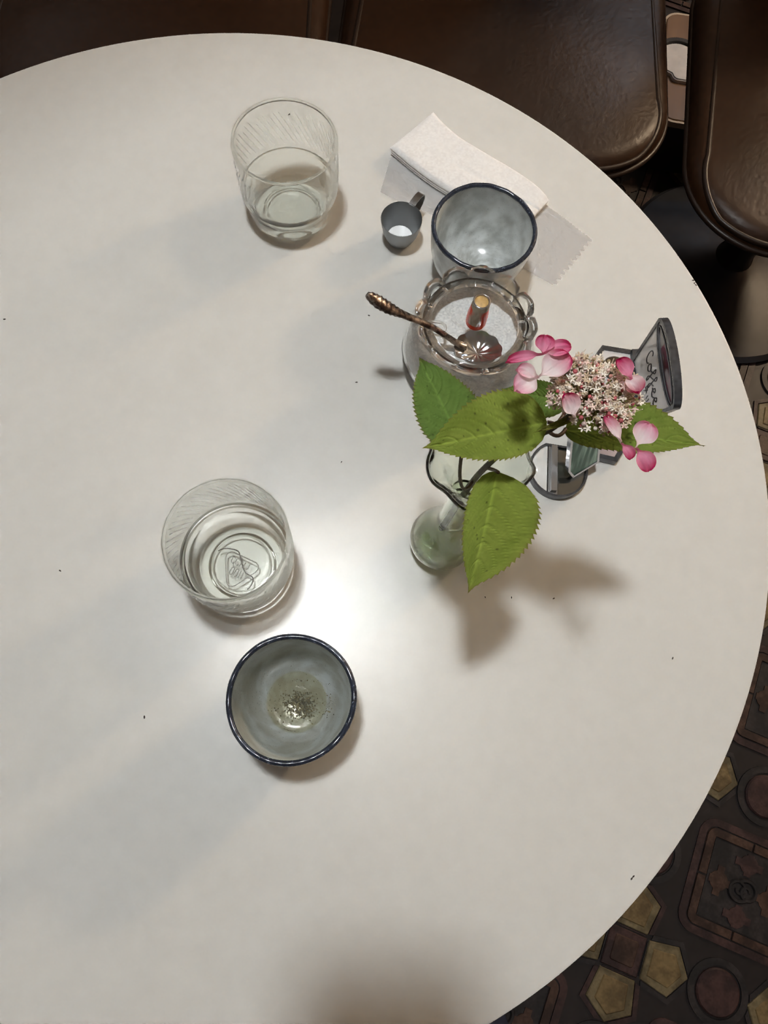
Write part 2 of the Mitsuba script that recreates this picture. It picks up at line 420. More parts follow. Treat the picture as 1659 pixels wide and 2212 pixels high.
SEAT_W, SEAT_D = 0.440, 0.490
def make_chair(cx, cy, deg, label):
    t = thing('lounge_chair', label, 'chair')
    M = T().translate([cx, cy, 0]) @ T().rotate([0, 0, 1], deg)
    def put(name, mesh, m, smooth=30, lab=None):
        k = obj(name, mesh, m, t, smooth=smooth, label=lab)
        scene[k]['to_world'] = M
    seat, ext, nrm = rounded_seat(SEAT_W, SEAT_D, 0.090, 0.115, 0.024)
    seat.apply_translation([0, 0, -0.330])
    put('seat', seat, 'm_leather')
    for zz, o in ((-0.2425, .030), (-0.265, .001)):
        oo = o * np.clip((ext[:, 1] + SEAT_D / 2 - .01) / .16, .12, 1)[:, None]
        p = np.c_[ext - nrm * oo, zz - (.024 - np.sqrt(np.maximum(0, .024 ** 2 - np.maximum(0, .024 - oo[:, 0]) ** 2))) if o > .01 else np.full(len(ext), zz)]
        p = np.vstack([p, p[:1]])
        put('piping', tube(p, .0042, 8, cap=False), 'm_piping', True)
    # shell: a curved back with low sides
    a = np.linspace(math.radians(48), math.radians(132), 26)
    outer, inner = [], []
    rows_o, rows_i = [], []
    for hgt, off in ((-.325, 0.0), (-.20, .012), (-.05, .022), (.05, .030), (.09, .034)):
        ro, ri = [], []
        for q in a:
            x, y = math.cos(q), math.sin(q)
            k = (abs(x) ** 3 + abs(y) ** 3) ** (-1 / 3)
            zt = hgt if hgt < -.1 else -.1 + (hgt + .1) * smooth_np((y - .35) / .55)
            ro.append(((.200 + off * .4) * k * x, (.240 + off) * k * y, zt))
            ri.append(((.175 + off * .4) * k * x, (.200 + off) * k * y, max(zt, -.235)))
        rows_o.append(ro); rows_i.append(ri)
    G = np.array(rows_o + rows_i[::-1])
    nr, nc = G.shape[:2]
    v = G.reshape(-1, 3); f = []
    for i in range(nr):
        i2 = (i + 1) % nr
        for j in range(nc - 1):
            f += [(i * nc + j, i * nc + j + 1, i2 * nc + j + 1), (i * nc + j, i2 * nc + j + 1, i2 * nc + j)]
    for j in (0, nc - 1):
        for i in range(1, nr - 1):
            f.append((0 * nc + j, i * nc + j, (i + 1) * nc + j) if j else (0 * nc + j, (i + 1) * nc + j, i * nc + j))
    put('backrest', trimesh.Trimesh(v, np.array(f), process=False), 'm_leather', 40)
    put('pedestal', lathe([(0, -.3305), (.10, -.3305), (.10, -.342), (.030, -.352), (.028, FLOOR + .06), (.034, FLOOR + .04)], 40), 'm_black_metal')
    put('base', lathe([(0, FLOOR), (.185, FLOOR), (.188, FLOOR + .005), (.180, FLOOR + .013), (.06, FLOOR + .034), (.034, FLOOR + .044), (0, FLOOR + .044)], 80), 'm_base_black', lab='glossy black disc base')
    return t
def smooth_np(x):
    x = min(max(x, 0), 1)
    return x * x * (3 - 2 * x)
make_chair(0.176, 0.779, 3.5, 'brown leather lounge chair straight across the table, its rounded seat corner lit golden')
make_chair(-0.285, 0.745, 6.0, 'brown leather lounge chair at the far left, its seat all in dark shade')
make_chair(0.652, 0.716, 0.0, 'brown leather lounge chair at the right above a glossy black disc base')

# low plinth in the gap between two chairs
t = thing('low_plinth', 'low black plinth with a tan rounded board in the gap between two chairs', 'plinth')
def plank_tex(p, n, uv):
    a = fbm(p.x * 30, p.y * 7, 0.0, octaves=4)
    return mix(lin(88, 66, 50), lin(116, 92, 72), a)
pbr('m_tan', proc(plank_tex), rough=0.4)
pbr('m_tan_edge', lin(170, 160, 150), rough=0.5)
pbr('m_pale', proc(lambda p, n, uv: mix(lin(176, 180, 190), lin(204, 206, 214), fbm(p.x * 60, p.y * 60, 0.0))), rough=0.35)
pl = sg.box(.480, .912, .90, 1.165).buffer(-.028).buffer(.028)
obj('board', bevel_plate(pl.buffer(-.004), .012, .002, -.517), 'm_tan', t, label='tan board top')
obj('edge_trim', extrude(pl.difference(pl.buffer(-.0042)), .011, -.5175), 'm_tan_edge', t, label='pale edge trim')
obj('body', extrude(pl.buffer(-.003), .1025, FLOOR - 0.0001), 'm_black_edge', t)
pt = thing('pale_tray', 'pale grey rounded tray with a black rim lying on the low tan plinth', 'tray')
disc = sg.Point(.506, 1.045).buffer(.036, 24)
tray = disc.union(sg.box(.497, .998, .545, 1.045).buffer(-.012).buffer(.012)).buffer(.004).buffer(-.004)
obj('dish', bevel_plate(tray, .008, .002, -.505), 'm_pale', pt)
rim = sg.Point(.506, 1.045).buffer(.044, 32).difference(sg.Point(.506, 1.045).buffer(.0365, 32)).intersection(sg.box(.40, 1.045, .60, 1.2))
obj('rim', extrude(rim, .012, -.505), 'm_black_edge', pt, label='black arc rim')
obj('chrome_glide', trimesh.util.concatenate([ring(.480, .934, FLOOR + .006 + .006 * k, .012 - .001 * k, .0035, 28, 8) for k in range(2)]), 'm_steel', None, smooth=True,
    label='small grey-blue metal glide on the floor beside the low black plinth', cat='glide')

# ------------------------------------------------------------------ tumblers
def tumbler(cx, cy, turn, label, level, wlabel):
    t = thing('tumbler', label, 'glass')
    # thick lower part: solid, with the inner floor cut out of it
    prof = [(.0356, .0292), (.0374, .0292), (.0376, .034), (.0380, .0735), (.0376, .0758), (.0368, .0760), (.0362, .0745), (.0358, .040), (.0354, .034)]
    obj('body', lathe(prof, 96, closed=True, center=(cx, cy, 0)), 'm_glass_wall', t, smooth=35)
    obj('rim', ring(cx, cy, .0752, .0372, .00125, 96, 10), 'm_glass', t, smooth=True, label='rounded glass rim')
    low = [(.0290, .0012), (.0325, .0055), (.0342, .0115), (.0348, .0200), (.0351, .0250), (.0366, .0268), (.0373, .0290), (.0366, .0300), (.0350, .0306), (.0336, .0298), (.0320, .0200), (.0288, .0100)]
    obj('thick_lower_wall', lathe(low, 96, closed=True, center=(cx, cy, 0)), 'm_thick_glass', t, smooth=50, label='thick lower glass wall below the step')
    obj('base_disc', lathe([(0, .0012), (.0235, .0012), (.0270, .0004), (.0286, .0014), (.0284, .0078), (.0240, .0076), (0, .0074)], 72, center=(cx, cy, 0)), 'm_glass_wall', t, smooth=30)
    ribs = []
    n = 58
    for k in range(n):
        a0 = 2 * math.pi * k / n + turn
        z = np.linspace(.0325, .0655 - .004 * (k % 3 == 1), 9)
        a = a0 + (z - .0325) / .033 * 0.42
        r = .0378 + .0003 * (z - .034) / .04
        ribs.append(tube(np.c_[cx + r * np.cos(a), cy + r * np.sin(a), z], np.r_[.0001, np.full(7, .00042), .0001], 5))
    obj('spiral_ribs', trimesh.util.concatenate(ribs), 'm_thick_glass', t, smooth=True, label='slanted fine ribs pressed around the wall')
    for r, z, q in ((.0225, .0016, .0008), (.0196, .0082, .0005)):
        obj('base_ring', ring(cx, cy, z, r, q, 72, 8), 'm_thick_glass', t, smooth=True)
    w = [(0, .0080), (.0236, .0082), (.0276, .0107), (.0310, .0200), (.0329, .0300)]
    w = [p for p in w if p[1] < level - .0005] + [(.0336, level), (.0331, level - .0012), (.0315, level - .0016), (0, level - .0016)]
    obj('drinking_water', lathe(w, 96, center=(cx, cy, 0)), 'm_water', None, smooth=30, label=wlabel, cat='water')
    return t
tumbler(.0060, .2176, 0.0, 'clear spiral-ribbed water glass beside the folded white towel', .0335, 'clear water in the glass beside the folded towel')
g2 = tumbler(.0272, -.0758, 0.4, 'clear spiral-ribbed water glass just above the lower grey bowl, an emblem in its base', .0300, 'clear water in the glass just above the lower grey bowl')
# emblem pressed into the base of the second glass
ecx, ecy, ez = .0262, -.0806, .0086
tri = sg.Polygon([(-.0115, .0075), (.0115, .0075), (0, -.0125)]).buffer(-.002).buffer(.004).simplify(.0002)
M2 = trimesh.transformations.rotation_matrix(math.radians(-16), [0, 0, 1]); M2[:3, 3] = (ecx, ecy, 0)
loop = np.array(tri.exterior.coords); em = [tube(np.c_[loop, np.full(len(loop), ez)], .00035, 6, cap=False)]
def stroke(*pts): return tube(np.c_[np.array(pts), np.full(len(pts), ez)], .0003, 5)
def scurve(x, y, s=1):
    a = np.linspace(0, math.pi, 7)
    return stroke(*([(x + .0012 * math.cos(q + .6) * s, y + .0011 + .0011 * math.sin(q + .3)) for q in a] + [(x - .0012 * math.cos(q + .6) * s, y - .0011 - .0011 * math.sin(q)) for q in a]))
for x in (-.0062, -.0030): em.append(scurve(x, .0045))
em += [stroke((.0004, .0068), (-.0006, .0022)), stroke((.0026, .0068), (.0016, .0022), (.0034, .0024)), stroke((.0056, .0068), (.0056, .0030), (.0046, .0022), (.0038, .0030))]
for x in (-.0034, -.0002):
    em.append(stroke((x - .0010, -.0004), (x - .0010, -.0046), (x, -.0054), (x + .0010, -.0046), (x + .0010, -.0004), (x, .0002), (x - .0010, -.0004)))
em += [stroke((.0024, .0), (.0024, -.0054)), stroke((.0044, 0), (.0044, -.0050))]
em = trimesh.util.concatenate(em); em.apply_transform(M2)
pbr('m_embossed', lin(158, 158, 152), rough=0.2)
obj('emblem', em, 'm_embossed', g2, smooth=True, label='pressed triangle emblem in the base')
wl = spline([(.0152, -.0640, .0086), (.0175, -.0622, .0086), (.0240, -.0612, .0086), (.0290, -.0625, .0086), (.0310, -.0665, .0086), (.0335, -.0715, .0086), (.0375, -.0765, .0086), (.0420, -.0785, .0086), (.0425, -.0820, .0086), (.0400, -.0870, .0086)], 60) + np.array([-.0050, -.0060, 0])
pbr('m_meniscus', lin(96, 92, 88), rough=0.2)
obj('water_film', tube(wl, .00035, 6), 'm_meniscus', None, label='thin curved edge of a water film under the lower glass', cat='water film', smooth=True)

# ------------------------------------------------------------------ tea bowls
def glaze_tex(cx, cy, light, warm):
    def f(p, n, uv):
        x, y = p.x - cx, p.y - cy
        r = dr.sqrt(x * x + y * y); a = dr.atan2(y, x)
        band = fbm(r * 220 + a * 1.2, a * 3.0 + r * 60, p.z * 60, octaves=3)
        blot = fbm(p.x * 70, p.y * 70, p.z * 70, octaves=3)
        c = mix(lin(*warm), lin(*light), smoothstep(0.3, 0.72, 0.55 * band + 0.45 * blot))
        sp = smoothstep(0.80, 0.86, noise(p.x * 1500, p.y * 1500, p.z * 1500))
        return c * (1 - 0.25 * sp)
    return f
def rim_tex(p, n, uv):
    a = noise(p.x * 1300, p.y * 1300, p.z * 1300)
    b = fbm(p.x * 200, p.y * 200, p.z * 200)
    c = mix(lin(20, 22, 27), lin(42, 50, 64), b)
    return mix(c, lin(112, 122, 140), smoothstep(0.78, 0.9, a))
pbr('m_rim_glaze', proc(rim_tex), rough=0.12, spec=0.6)
def tea_bowl(cx, cy, light, warm, label, ph):
    t = thing('tea_bowl', label, 'bowl')
    key = f'm_glaze_{len(used)}'
    pbr(key, proc(glaze_tex(cx, cy, light, warm)), rough=0.14, spec=0.5)
    def warp(Rr, Z, A):
        k = 1 + .010 * np.sin(2 * A + ph) * (Z / .06) + .006 * np.sin(3 * A + 2 * ph) * (Z / .06) + .0035 * np.sin(Z * 700 + A)
        return Rr * k, Z + .0005 * np.sin(3 * A + ph) * (Z / .06)
    prof = [(0, .0035), (.0165, .0035), (.0185, .0020), (.0192, .0045), (.0230, .0068), (.0290, .0130), (.0335, .0220), (.0362, .0340), (.0376, .0460), (.0380, .0562),
            (.0354, .0570), (.0347, .0460), (.0333, .0340), (.0303, .0225), (.0255, .0140), (.0185, .0090), (.010, .0072), (0, .0068)]
    obj('body', lathe(prof, 96, center=(cx, cy, 0), warp=warp), key, t, smooth=40)
    def wob(q):
        k = 1 + .010 * math.sin(2 * q + ph) + .006 * math.sin(3 * q + 2 * ph)
        return .0366 * k, .0572 + .0005 * math.sin(3 * q + ph) + .0002 * math.sin(17 * q)
    obj('rim', ring(cx, cy, .058, .0366, .0017, 120, 10, wob), 'm_rim_glaze', t, smooth=True, label='speckled dark blue rim')
    obj('foot', lathe([(.0150, .0), (.0192, .0), (.0196, .003), (.0186, .0052), (.0150, .0045)], 64, closed=True, center=(cx, cy, 0)), 'm_rim_glaze', t, smooth=35)
    return t
tea_bowl(.0818, -.1605, (168, 175, 174), (140, 142, 134), 'blue-grey tea bowl below the water glass, tea dregs in its middle', .4)
tea_bowl(.1574, .1867, (206, 211, 211), (158, 162, 159), 'pale grey tea bowl between the folded towel and the sugar pot', 1.7)
pbr('m_dregs', proc(lambda p, n, uv: mix(lin(38, 36, 22), lin(92, 84, 52), noise(p.x * 900, p.y * 900, 0.0))), rough=0.6)
def dregs(cx, cy, zf, n, sx, sy, seed, extra=()):
    r = np.random.default_rng(seed); m = []
    for k in range(n):
        x, y = r.normal(0, sx), r.normal(0, sy)
        rr = math.hypot(x + extra[0], y + extra[1]) if extra else math.hypot(x, y)
        s = trimesh.creation.icosphere(0, r.uniform(.00018, .00046))
        s.apply_scale([r.uniform(.8, 1.8), r.uniform(.8, 1.4), .6])
        s.apply_transform(trimesh.transformations.rotation_matrix(r.uniform(0, 6.3), [0, 0, 1]))
        s.apply_translation([cx + x, cy + y, zf(math.hypot(cx + x - zc[0], cy + y - zc[1]))])
        m.append(s)
    return trimesh.util.concatenate(m)
pr = np.array([(0, .0068), (.010, .0072), (.0185, .0090), (.0255, .0140), (.0303, .0225)])
zb = lambda r: float(np.interp(r, pr[:, 0], pr[:, 1])) + .0001
zc = (.0818, -.1605)
d1 = trimesh.util.concatenate([dregs(.0845, -.1625, lambda q: max(zb(q), .0095), 620, .0048, .0040, 3), dregs(.103, -.160, zb, 34, .0022, .0040, 5), dregs(.082, -.158, zb, 60, .010, .008, 8)])
obj('tea_dregs', d1, 'm_dregs', None, label='dark tea dregs in the bottom of the lower bowl', cat='tea dregs', kind='stuff')
zc = (.1574, .1867)
obj('tea_dregs', dregs(.1560, .1800, zb, 420, .0036, .0034, 4), 'm_dregs', None, label='brown tea dregs in the bowl beside the sugar pot', cat='tea dregs', kind='stuff')
thin('m_tea', 1.33, (0.955, 0.945, 0.885))
obj('tea_remainder', lathe([(0, .0070), (.010, .0074), (.0185, .0092), (.0193, .0099), (.0195, .0106), (.0191, .0104), (.0184, .01005), (.0174, .0098), (.0160, .0096), (.0140, .00948), (.0100, .00942), (0, .0094)], 48, center=(.0818, -.1605, 0)), 'm_tea', None, smooth=70,
    label='last sip of pale tea in the lower bowl', cat='tea')

# ------------------------------------------------------------------ creamer
t = thing('creamer', 'tiny steel milk pitcher with a strap handle beside the wrapper', 'creamer')
cx, cy = .0958, .2072
cp = [(0, .0010), (.0078, .0006), (.0092, .0012), (.0112, .0050), (.0138, .0120), (.0154, .0200), (.0162, .0258), (.0159, .0260), (.0150, .0200), (.0133, .0122), (.0106, .0056), (.0080, .0022), (0, .0018)]
obj('cup', lathe(cp, 72, center=(cx, cy, 0)), 'm_steel_dark', t, smooth=40)
ha = math.radians(66)
hp = []
for q in np.linspace(0, 1, 22):
    a = math.pi * (1.05 * q - .02)
    hp.append((.0152 + .0150 * math.sin(a), .0100 + .0085 * (1 + math.cos(a)) + .003 * math.sin(a)))
hp = np.array(hp)
V, F = [], []
wv = np.array([-math.sin(ha), math.cos(ha)])
for (r, z) in hp:
    for o in (-.0027, .0027):
        for th in (0, .0006):
            V.append((cx + math.cos(ha) * (r + th) + wv[0] * o, cy + math.sin(ha) * (r + th) + wv[1] * o, z + (th if z > .017 else -th)))
for i in range(len(hp) - 1):
    a, b = 4 * i, 4 * i + 4
    for p, q in ((0, 1), (1, 3), (3, 2), (2, 0)):
        F += [(a + p, a + q, b + q), (a + p, b + q, b + p)]
F += [(0, 1, 3), (0, 3, 2)]; e = 4 * (len(hp) - 1); F += [(e, e + 3, e + 1), (e, e + 2, e + 3)]
obj('handle', trimesh.Trimesh(np.array(V), np.array(F), process=False), 'm_steel', t, smooth=40, label='bent steel strap handle')
obj('milk', lathe([(0, .0019), (.0080, .0024), (.0096, .0044), (.0100, .0052), (.0092, .0051), (0, .0050)], 48, center=(cx, cy, 0)), 'm_milk', None, smooth=40,
    label='white milk left in the tiny steel pitcher', cat='milk')

# ------------------------------------------------------------------ sugar pot
SX, SY = .1600, .1085
t = thing('sugar_pot', 'round glass sugar pot with a scalloped lid and a red knob', 'sugar pot')
bp = [(0, .0010), (.030, .0006), (.036, .0015), (.0445, .0085), (.0485, .0180), (.0486, .0250), (.0455, .0360), (.0400, .0450), (.0385, .0520), (.0370, .0520), (.0382, .0445), (.0432, .0352), (.0462, .0250), (.0461, .0185), (.0425, .0100), (.0345, .0040), (0, .0036)]
obj('body', lathe(bp, 112, center=(SX, SY, 0), warp=lambda r, z, a: (r * (1 + .006 * np.sin(14 * a) * np.exp(-((z - .03) / .012) ** 2)), z)), 'm_pot_glass', t, smooth=35)
lid = key_of(t, 'lid')
obj('plate', lathe([(0, .0555), (.0322, .0555), (.0322, .0570), (0, .0570)], 96, center=(SX, SY, 0)), 'm_plate_glass', lid, smooth=30)
# scalloped ring of solid glass
N = 12 * 22
lp = np.array([(.0305, .0530), (.0362, .0526), (.0395, .0540), (.0414, .0575), (.0420, .0610), (.0412, .0628), (.0390, .0622), (.0360, .0596), (.0328, .0580), (.0308, .0572)])
def scal(r, z, a):
    u = (a * 12 / (2 * math.pi)) % 1.0
    notch = np.exp(-((u - .5) / .065) ** 2)
    k = np.clip((r - .034) / .008, 0, 1)
    return r * (1 + k * .020 * np.cos(2 * math.pi * u)) - k * .0024 * notch, z + k * .0008 * np.cos(2 * math.pi * u) - k * .0036 * notch
tag(lid, 'clear glass lid with a scalloped edge')
scene[lid] = mikit.ply(lathe(lp, N, closed=True, center=(SX, SY, 0), warp=scal), 'm_glass', 40)
# U-shaped spoon slot
ux = np.array([-1.0, -.03]); ux /= np.linalg.norm(ux); uy = np.array([-ux[1], ux[0]])
sl = []
for o, r in [(-.0042, .0325), (-.0042, .026)] + [(.0042 * -math.cos(q), .0245 - .0045 * math.sin(q)) for q in np.linspace(0, math.pi, 9)] + [(.0042, .026), (.0042, .0325)]:
    sl.append((SX + ux[0] * r + uy[0] * o, SY + ux[1] * r + uy[1] * o - .008, .0566))
obj('spoon_slot', tube(spline(sl, 40), .0010, 8), 'm_glass', lid, smooth=True, label='U-shaped edge of the spoon slot')
kp = [(0, .0572), (.0068, .0572), (.0071, .0584), (.0071, .0670), (.0064, .0740), (.0060, .0800), (.0058, .0826)]
def knob_tex(p, n, uv):
    x, y = p.x - SX, p.y - SY
    a = dr.atan2(y, x)
    red = mix(lin(196, 40, 22), lin(214, 70, 38), fbm(p.x * 300, p.y * 300, p.z * 300))
    bare = mix(lin(140, 124, 108), lin(176, 166, 150), noise(p.x * 500, p.y * 500, p.z * 250))
    w = fbm(a * 3, p.z * 160, 0.0)
    m = smoothstep(0.0, 0.25, dr.cos(a + 1.85) - 0.70 + 0.35 * (w - 0.5)) * smoothstep(.0615, .0630, p.z)
    m = dr.maximum(m, smoothstep(.0770, .0785, p.z))
    return mix(red, bare, m)
pbr('m_knob', proc(knob_tex), rough=0.16, spec=0.6)
pbr('m_tan_top', proc(lambda p, n, uv: mix(lin(150, 116, 66), lin(206, 176, 116), fbm(p.x * 500, p.y * 500, p.z * 500))), rough=0.5)
obj('knob', lathe(kp + [(.0048, .0832), (.0046, .0818), (0, .0818)], 48, center=(SX, SY, 0)), 'm_knob', lid, smooth=40, label='red knob with a bare patch and tan top')
obj('knob_rim', ring(SX, SY, .0828, .0053, .0007, 48, 8), 'm_silver', lid, smooth=True)
obj('knob_top', lathe([(0, .0826), (.0030, .0825), (.0047, .0820), (.0047, .0816), (0, .0816)], 32, center=(SX, SY, 0)), 'm_tan_top', lid, smooth=40, label='tan cork top')
# sugar
a = np.linspace(0, 2 * math.pi, 73)[:-1]
rows = [(.0342, .0042), (.042, .0100), (.0456, .0185), (.0457, .0250), (.0428, .0350), (.0405, .0385)] + [(r, .0392) for r in (.036, .032, .027, .021, .014, .007)]
def sug(r, z, A):
    x, y = r * np.cos(A), r * np.sin(A)
    b = meshkit.fbm(np.stack([x * 160, y * 160, 0 * x], -1), 3, 5) - .5
    return r, z + np.where(z > .0384, b * .004, 0) - np.where(z > .0384, .004 * np.exp(-(((x - .006) / .012) ** 2 + ((y + .012) / .011) ** 2)), 0)
obj('sugar', lathe(rows + [(.0001, .0392)], 96, center=(SX, SY, 0), warp=sug), 'm_sugar', None, smooth=50, label='white granulated sugar filling the glass pot', cat='sugar', kind='stuff')
# spoon: ornate handle and a scalloped shell bowl
t = thing('sugar_spoon', 'old silver sugar spoon leaning out of the sugar pot', 'spoon')
hp = spline([(.0858, .0898, .0985), (.0973, .0890, .0905), (.1080, .0905, .0820), (.1177, .0930, .0735), (.1300, .0952, .0640), (.1420, .0955, .0540), (.1510, .0953, .0470), (.1570, .0955, .0440)], 70)
u = np.linspace(0, 1, 70)
wd = np.interp(u, [0, .03, .10, .20, .30, .42, .55, .8, 1], [.0018, .0036, .0050, .0047, .0034, .0030, .0027, .0024, .0030])
tn = np.gradient(hp, axis=0); tn /= np.linalg.norm(tn, axis=1, keepdims=True)
sd = np.cross(tn, [0, 0, 1]); sd /= np.linalg.norm(sd, axis=1, keepdims=True); nn = np.cross(sd, tn)
V, F = [], []
S = 14
for i in range(70):
    for s in range(S):
        b = 2 * math.pi * s / S
        orn = 1 + .16 * math.sin(u[i] * 150 + 3 * math.sin(b * 3)) * math.sin(5 * b) * smooth_np((.36 - u[i]) / .1)
        V.append(hp[i] + sd[i] * wd[i] * math.cos(b) * orn + nn[i] * (.0011 + .0008 * smooth_np((.4 - u[i]) / .2)) * math.sin(b) * orn)
for i in range(69):
    for s in range(S):
        s2 = (s + 1) % S
        F += [(i * S + s, i * S + s2, (i + 1) * S + s2), (i * S + s, (i + 1) * S + s2, (i + 1) * S + s)]
V += [hp[0], hp[-1]]
for s in range(S):
    s2 = (s + 1) % S
    F += [(len(V) - 2, s2, s), (len(V) - 1, 69 * S + s, 69 * S + s2)]
obj('handle', trimesh.Trimesh(np.array(V), np.array(F), process=False), 'm_silver_old', t, smooth=50, label='ornate tarnished handle')
# bowl
bc = np.array([.1655, .0935, .0412])
V, F = [], []
nr, na = 14, 60
for sh in (0, 1):
    for i in range(nr):
        q = i / (nr - 1)
        for j in range(na):
            b = 2 * math.pi * j / na
            rad = .0152 * (1 + .05 * abs(math.sin(5.5 * b))) * q
            z = .0055 * q ** 2.2 - (.0007 if sh else 0) - .0004 * math.cos(11 * b) * q
            V.append((bc[0] + 1.08 * rad * math.cos(b), bc[1] + .95 * rad * math.sin(b), bc[2] + z))
for sh in (0, 1):
    o = sh * nr * na
    for i in range(nr - 1):
        for j in range(na):
            j2 = (j + 1) % na
            q = (o + i * na + j, o + i * na + j2, o + (i + 1) * na + j2, o + (i + 1) * na + j)
            F += ([(q[0], q[2], q[1]), (q[0], q[3], q[2])] if sh == 0 else [(q[0], q[1], q[2]), (q[0], q[2], q[3])])
for j in range(na):
    j2 = (j + 1) % na
    a_, b_ = (nr - 1) * na + j, (nr - 1) * na + j2
    c_2, d_2 = a_ + nr * na, b_ + nr * na
    F += [(a_, c_2, d_2), (a_, d_2, b_)]
obj('shell_bowl', trimesh.Trimesh(np.array(V), np.array(F), process=False), 'm_silver', t, smooth=50, label='bright shell-shaped bowl')

# ------------------------------------------------------------------ towel and wrapper
top = spline([(.0765, .2880, 0), (.0757, .2890, 0), (.1057, .3320, 0)], 2)
A = spline([(.0754, .2879, 0), (.0930, .2752, 0), (.1277, .2549, 0), (.1650, .2440, 0), (.1999, .2436, 0)], 60)   # near long side
B = spline([(.1057, .3320, 0), (.1150, .3225, 0), (.1282, .3119, 0), (.1658, .2928, 0), (.2109, .2617, 0)], 60)   # far long side
def cloth_layer(z0, z1, inset, seed):
    n2 = 26
    V = []
    for i in range(60):
        for j in range(n2):
            q = j / (n2 - 1)
            p = A[i] * (1 - q) + B[i] * q
            e = min(i, 59 - i) / 4.0; e2 = min(q, 1 - q) * 14
            k = min(1, (max(0.0, 1 - (1 - min(1, e)) ** 2)) ** .5) * min(1, (max(0.0, 1 - (1 - min(1, e2)) ** 2)) ** .5)
            b = meshkit.fbm(np.array([p[0] * 28, p[1] * 28, seed]), 2, seed) - .5
            fold = .0012 * math.exp(-((q - .32 - .15 * math.sin(i * .05)) / .03) ** 2) * smooth_np((i - 8) / 30)
            V.append((p[0], p[1], z0 + (z1 - z0) * (0.25 + .75 * k) + b * .0022 - fold))
    V = np.array(V)
    cen = V.mean(0)
    V[:, :2] = cen[:2] + (V[:, :2] - cen[:2]) * (1 - inset)
    lo = V.copy(); lo[:, 2] = z0
    n = len(V); F = []
    for i in range(59):
        for j in range(n2 - 1):
            q = (i * n2 + j, (i + 1) * n2 + j, (i + 1) * n2 + j + 1, i * n2 + j + 1)
            F += [(q[0], q[1], q[2]), (q[0], q[2], q[3]), (n + q[0], n + q[2], n + q[1]), (n + q[0], n + q[3], n + q[2])]
    bd = [j for j in range(n2)] + [i * n2 + n2 - 1 for i in range(1, 60)] + [59 * n2 + j for j in range(n2 - 2, -1, -1)] + [i * n2 for i in range(58, 0, -1)]
    for a_, b_ in zip(bd, bd[1:] + bd[:1]):
        F += [(a_, b_, n + b_), (a_, n + b_, n + a_)]
    m = trimesh.Trimesh(V if False else np.vstack([V, lo]), np.array(F), process=False)
    if m.volume < 0: m.invert()
    return m
t = thing('hand_towel', 'folded damp white hand towel lying on its clear wrapper', 'towel')
for k, (z0, z1, ins) in enumerate(((.0026, .0052, .012), (.0052, .0078, .006), (.0078, .0108, .0))):
    obj('folded_layer', cloth_layer(z0, z1, ins, 3 + k), 'm_towel', t, smooth=50)
# wrapper: one crinkled sleeve of clear film running under the towel
U = spline([(.0768, .2867, 0), (.0913, .2814, 0), (.1500, .2720, 0), (.2102, .2623, 0), (.2348, .2470, 0), (.2475, .2384, 0)], 110)
L = spline([(.0736, .2498, 0), (.0942, .2427, 0), (.1153, .2372, 0), (.1612, .2175, 0), (.2049, .1959, 0), (.2205, .1892, 0)], 110)
n2 = 40
V = []
for lay in (0, 1):
    for i in range(110):
        for j in range(n2):
            q = j / (n2 - 1)
            p = U[i] * (1 - q) + L[i] * q
            if i == 109:
                p = p + (U[109] - U[106]) * (.9 if j % 4 < 2 else .35)
            e = min(1, min(i, 109 - i) / 5) * min(1, min(q, 1 - q) * 9)
            cr = meshkit.noise(np.array([p[0] * 150, p[1] * 150, 7 + lay]), 4) + .6 * meshkit.noise(np.array([p[0] * 420, p[1] * 420, 3 + lay]), 9)
            seal = .0006 * (1 if (i % 2 == 0) else 0) * (i > 96)
            mid = 1 if not (18 < i < 74) else .35
            V.append((p[0], p[1], .0004 + (0.00035 + e * (.0005 + .0017 * cr * mid)) * (1 if lay else .15) + seal * lay))
V = np.array(V); n = 110 * n2; F = []
for i in range(109):
    for j in range(n2 - 1):
        q = (i * n2 + j, (i + 1) * n2 + j, (i + 1) * n2 + j + 1, i * n2 + j + 1)
        F += [(q[0], q[1], q[2]), (q[0], q[2], q[3]), (n + q[0], n + q[1], n + q[2]), (n + q[0], n + q[2], n + q[3])]
obj('plastic_wrapper', trimesh.Trimesh(V, np.array(F), process=False), 'm_film', None, smooth=45, label='clear crinkled towel wrapper with a serrated end under the white towel', cat='wrapper')

# ------------------------------------------------------------------ vase
VX, VY = .1610, -.0370
t = thing('bud_vase', 'small clear green-tinted bud vase with a ruffled flared rim', 'vase')
vp_o = [(0, .0008), (.0150, .0006), (.0185, .0016), (.0218, .0080), (.0228, .0170), (.0218, .0260), (.0186, .0350), (.0135, .0450), (.0098, .0560), (.0084, .0700), (.0082, .0900), (.0088, .1100), (.0104, .1280), (.0135, .1430), (.0185, .1560), (.0240, .1650), (.0262, .1685)]
vp_i = [(.0254, .1692), (.0228, .1662), (.0172, .1570), (.0121, .1436), (.0090, .1280), (.0074, .1100), (.0068, .0900), (.0070, .0700), (.0084, .0560), (.0120, .0450), (.0168, .0352), (.0198, .0258), (.0206, .0170), (.0192, .0090), (.0150, .0050), (0, .0044)]
def ruf(r, z, a):
    k = np.clip((z - .135) / .033, 0, 1) ** 1.5
    return r * (1 + .045 * k * np.cos(7 * a + .4)), z + .0030 * k * np.cos(7 * a + .4 + 1.2)
def dens(p, k=4):
    p = np.asarray(p); q = spline(np.c_[p, np.zeros(len(p))], len(p) * k)[:, :2]; q[:, 0] = np.maximum(q[:, 0], 0); q[0], q[-1] = p[0], p[-1]; return [tuple(x) for x in q]
pr_o, pr_i = dens(vp_o), dens(vp_i)
cutz = .062
bulb = [p for p in pr_o if p[1] <= cutz] + [p for p in pr_i if p[1] <= cutz]
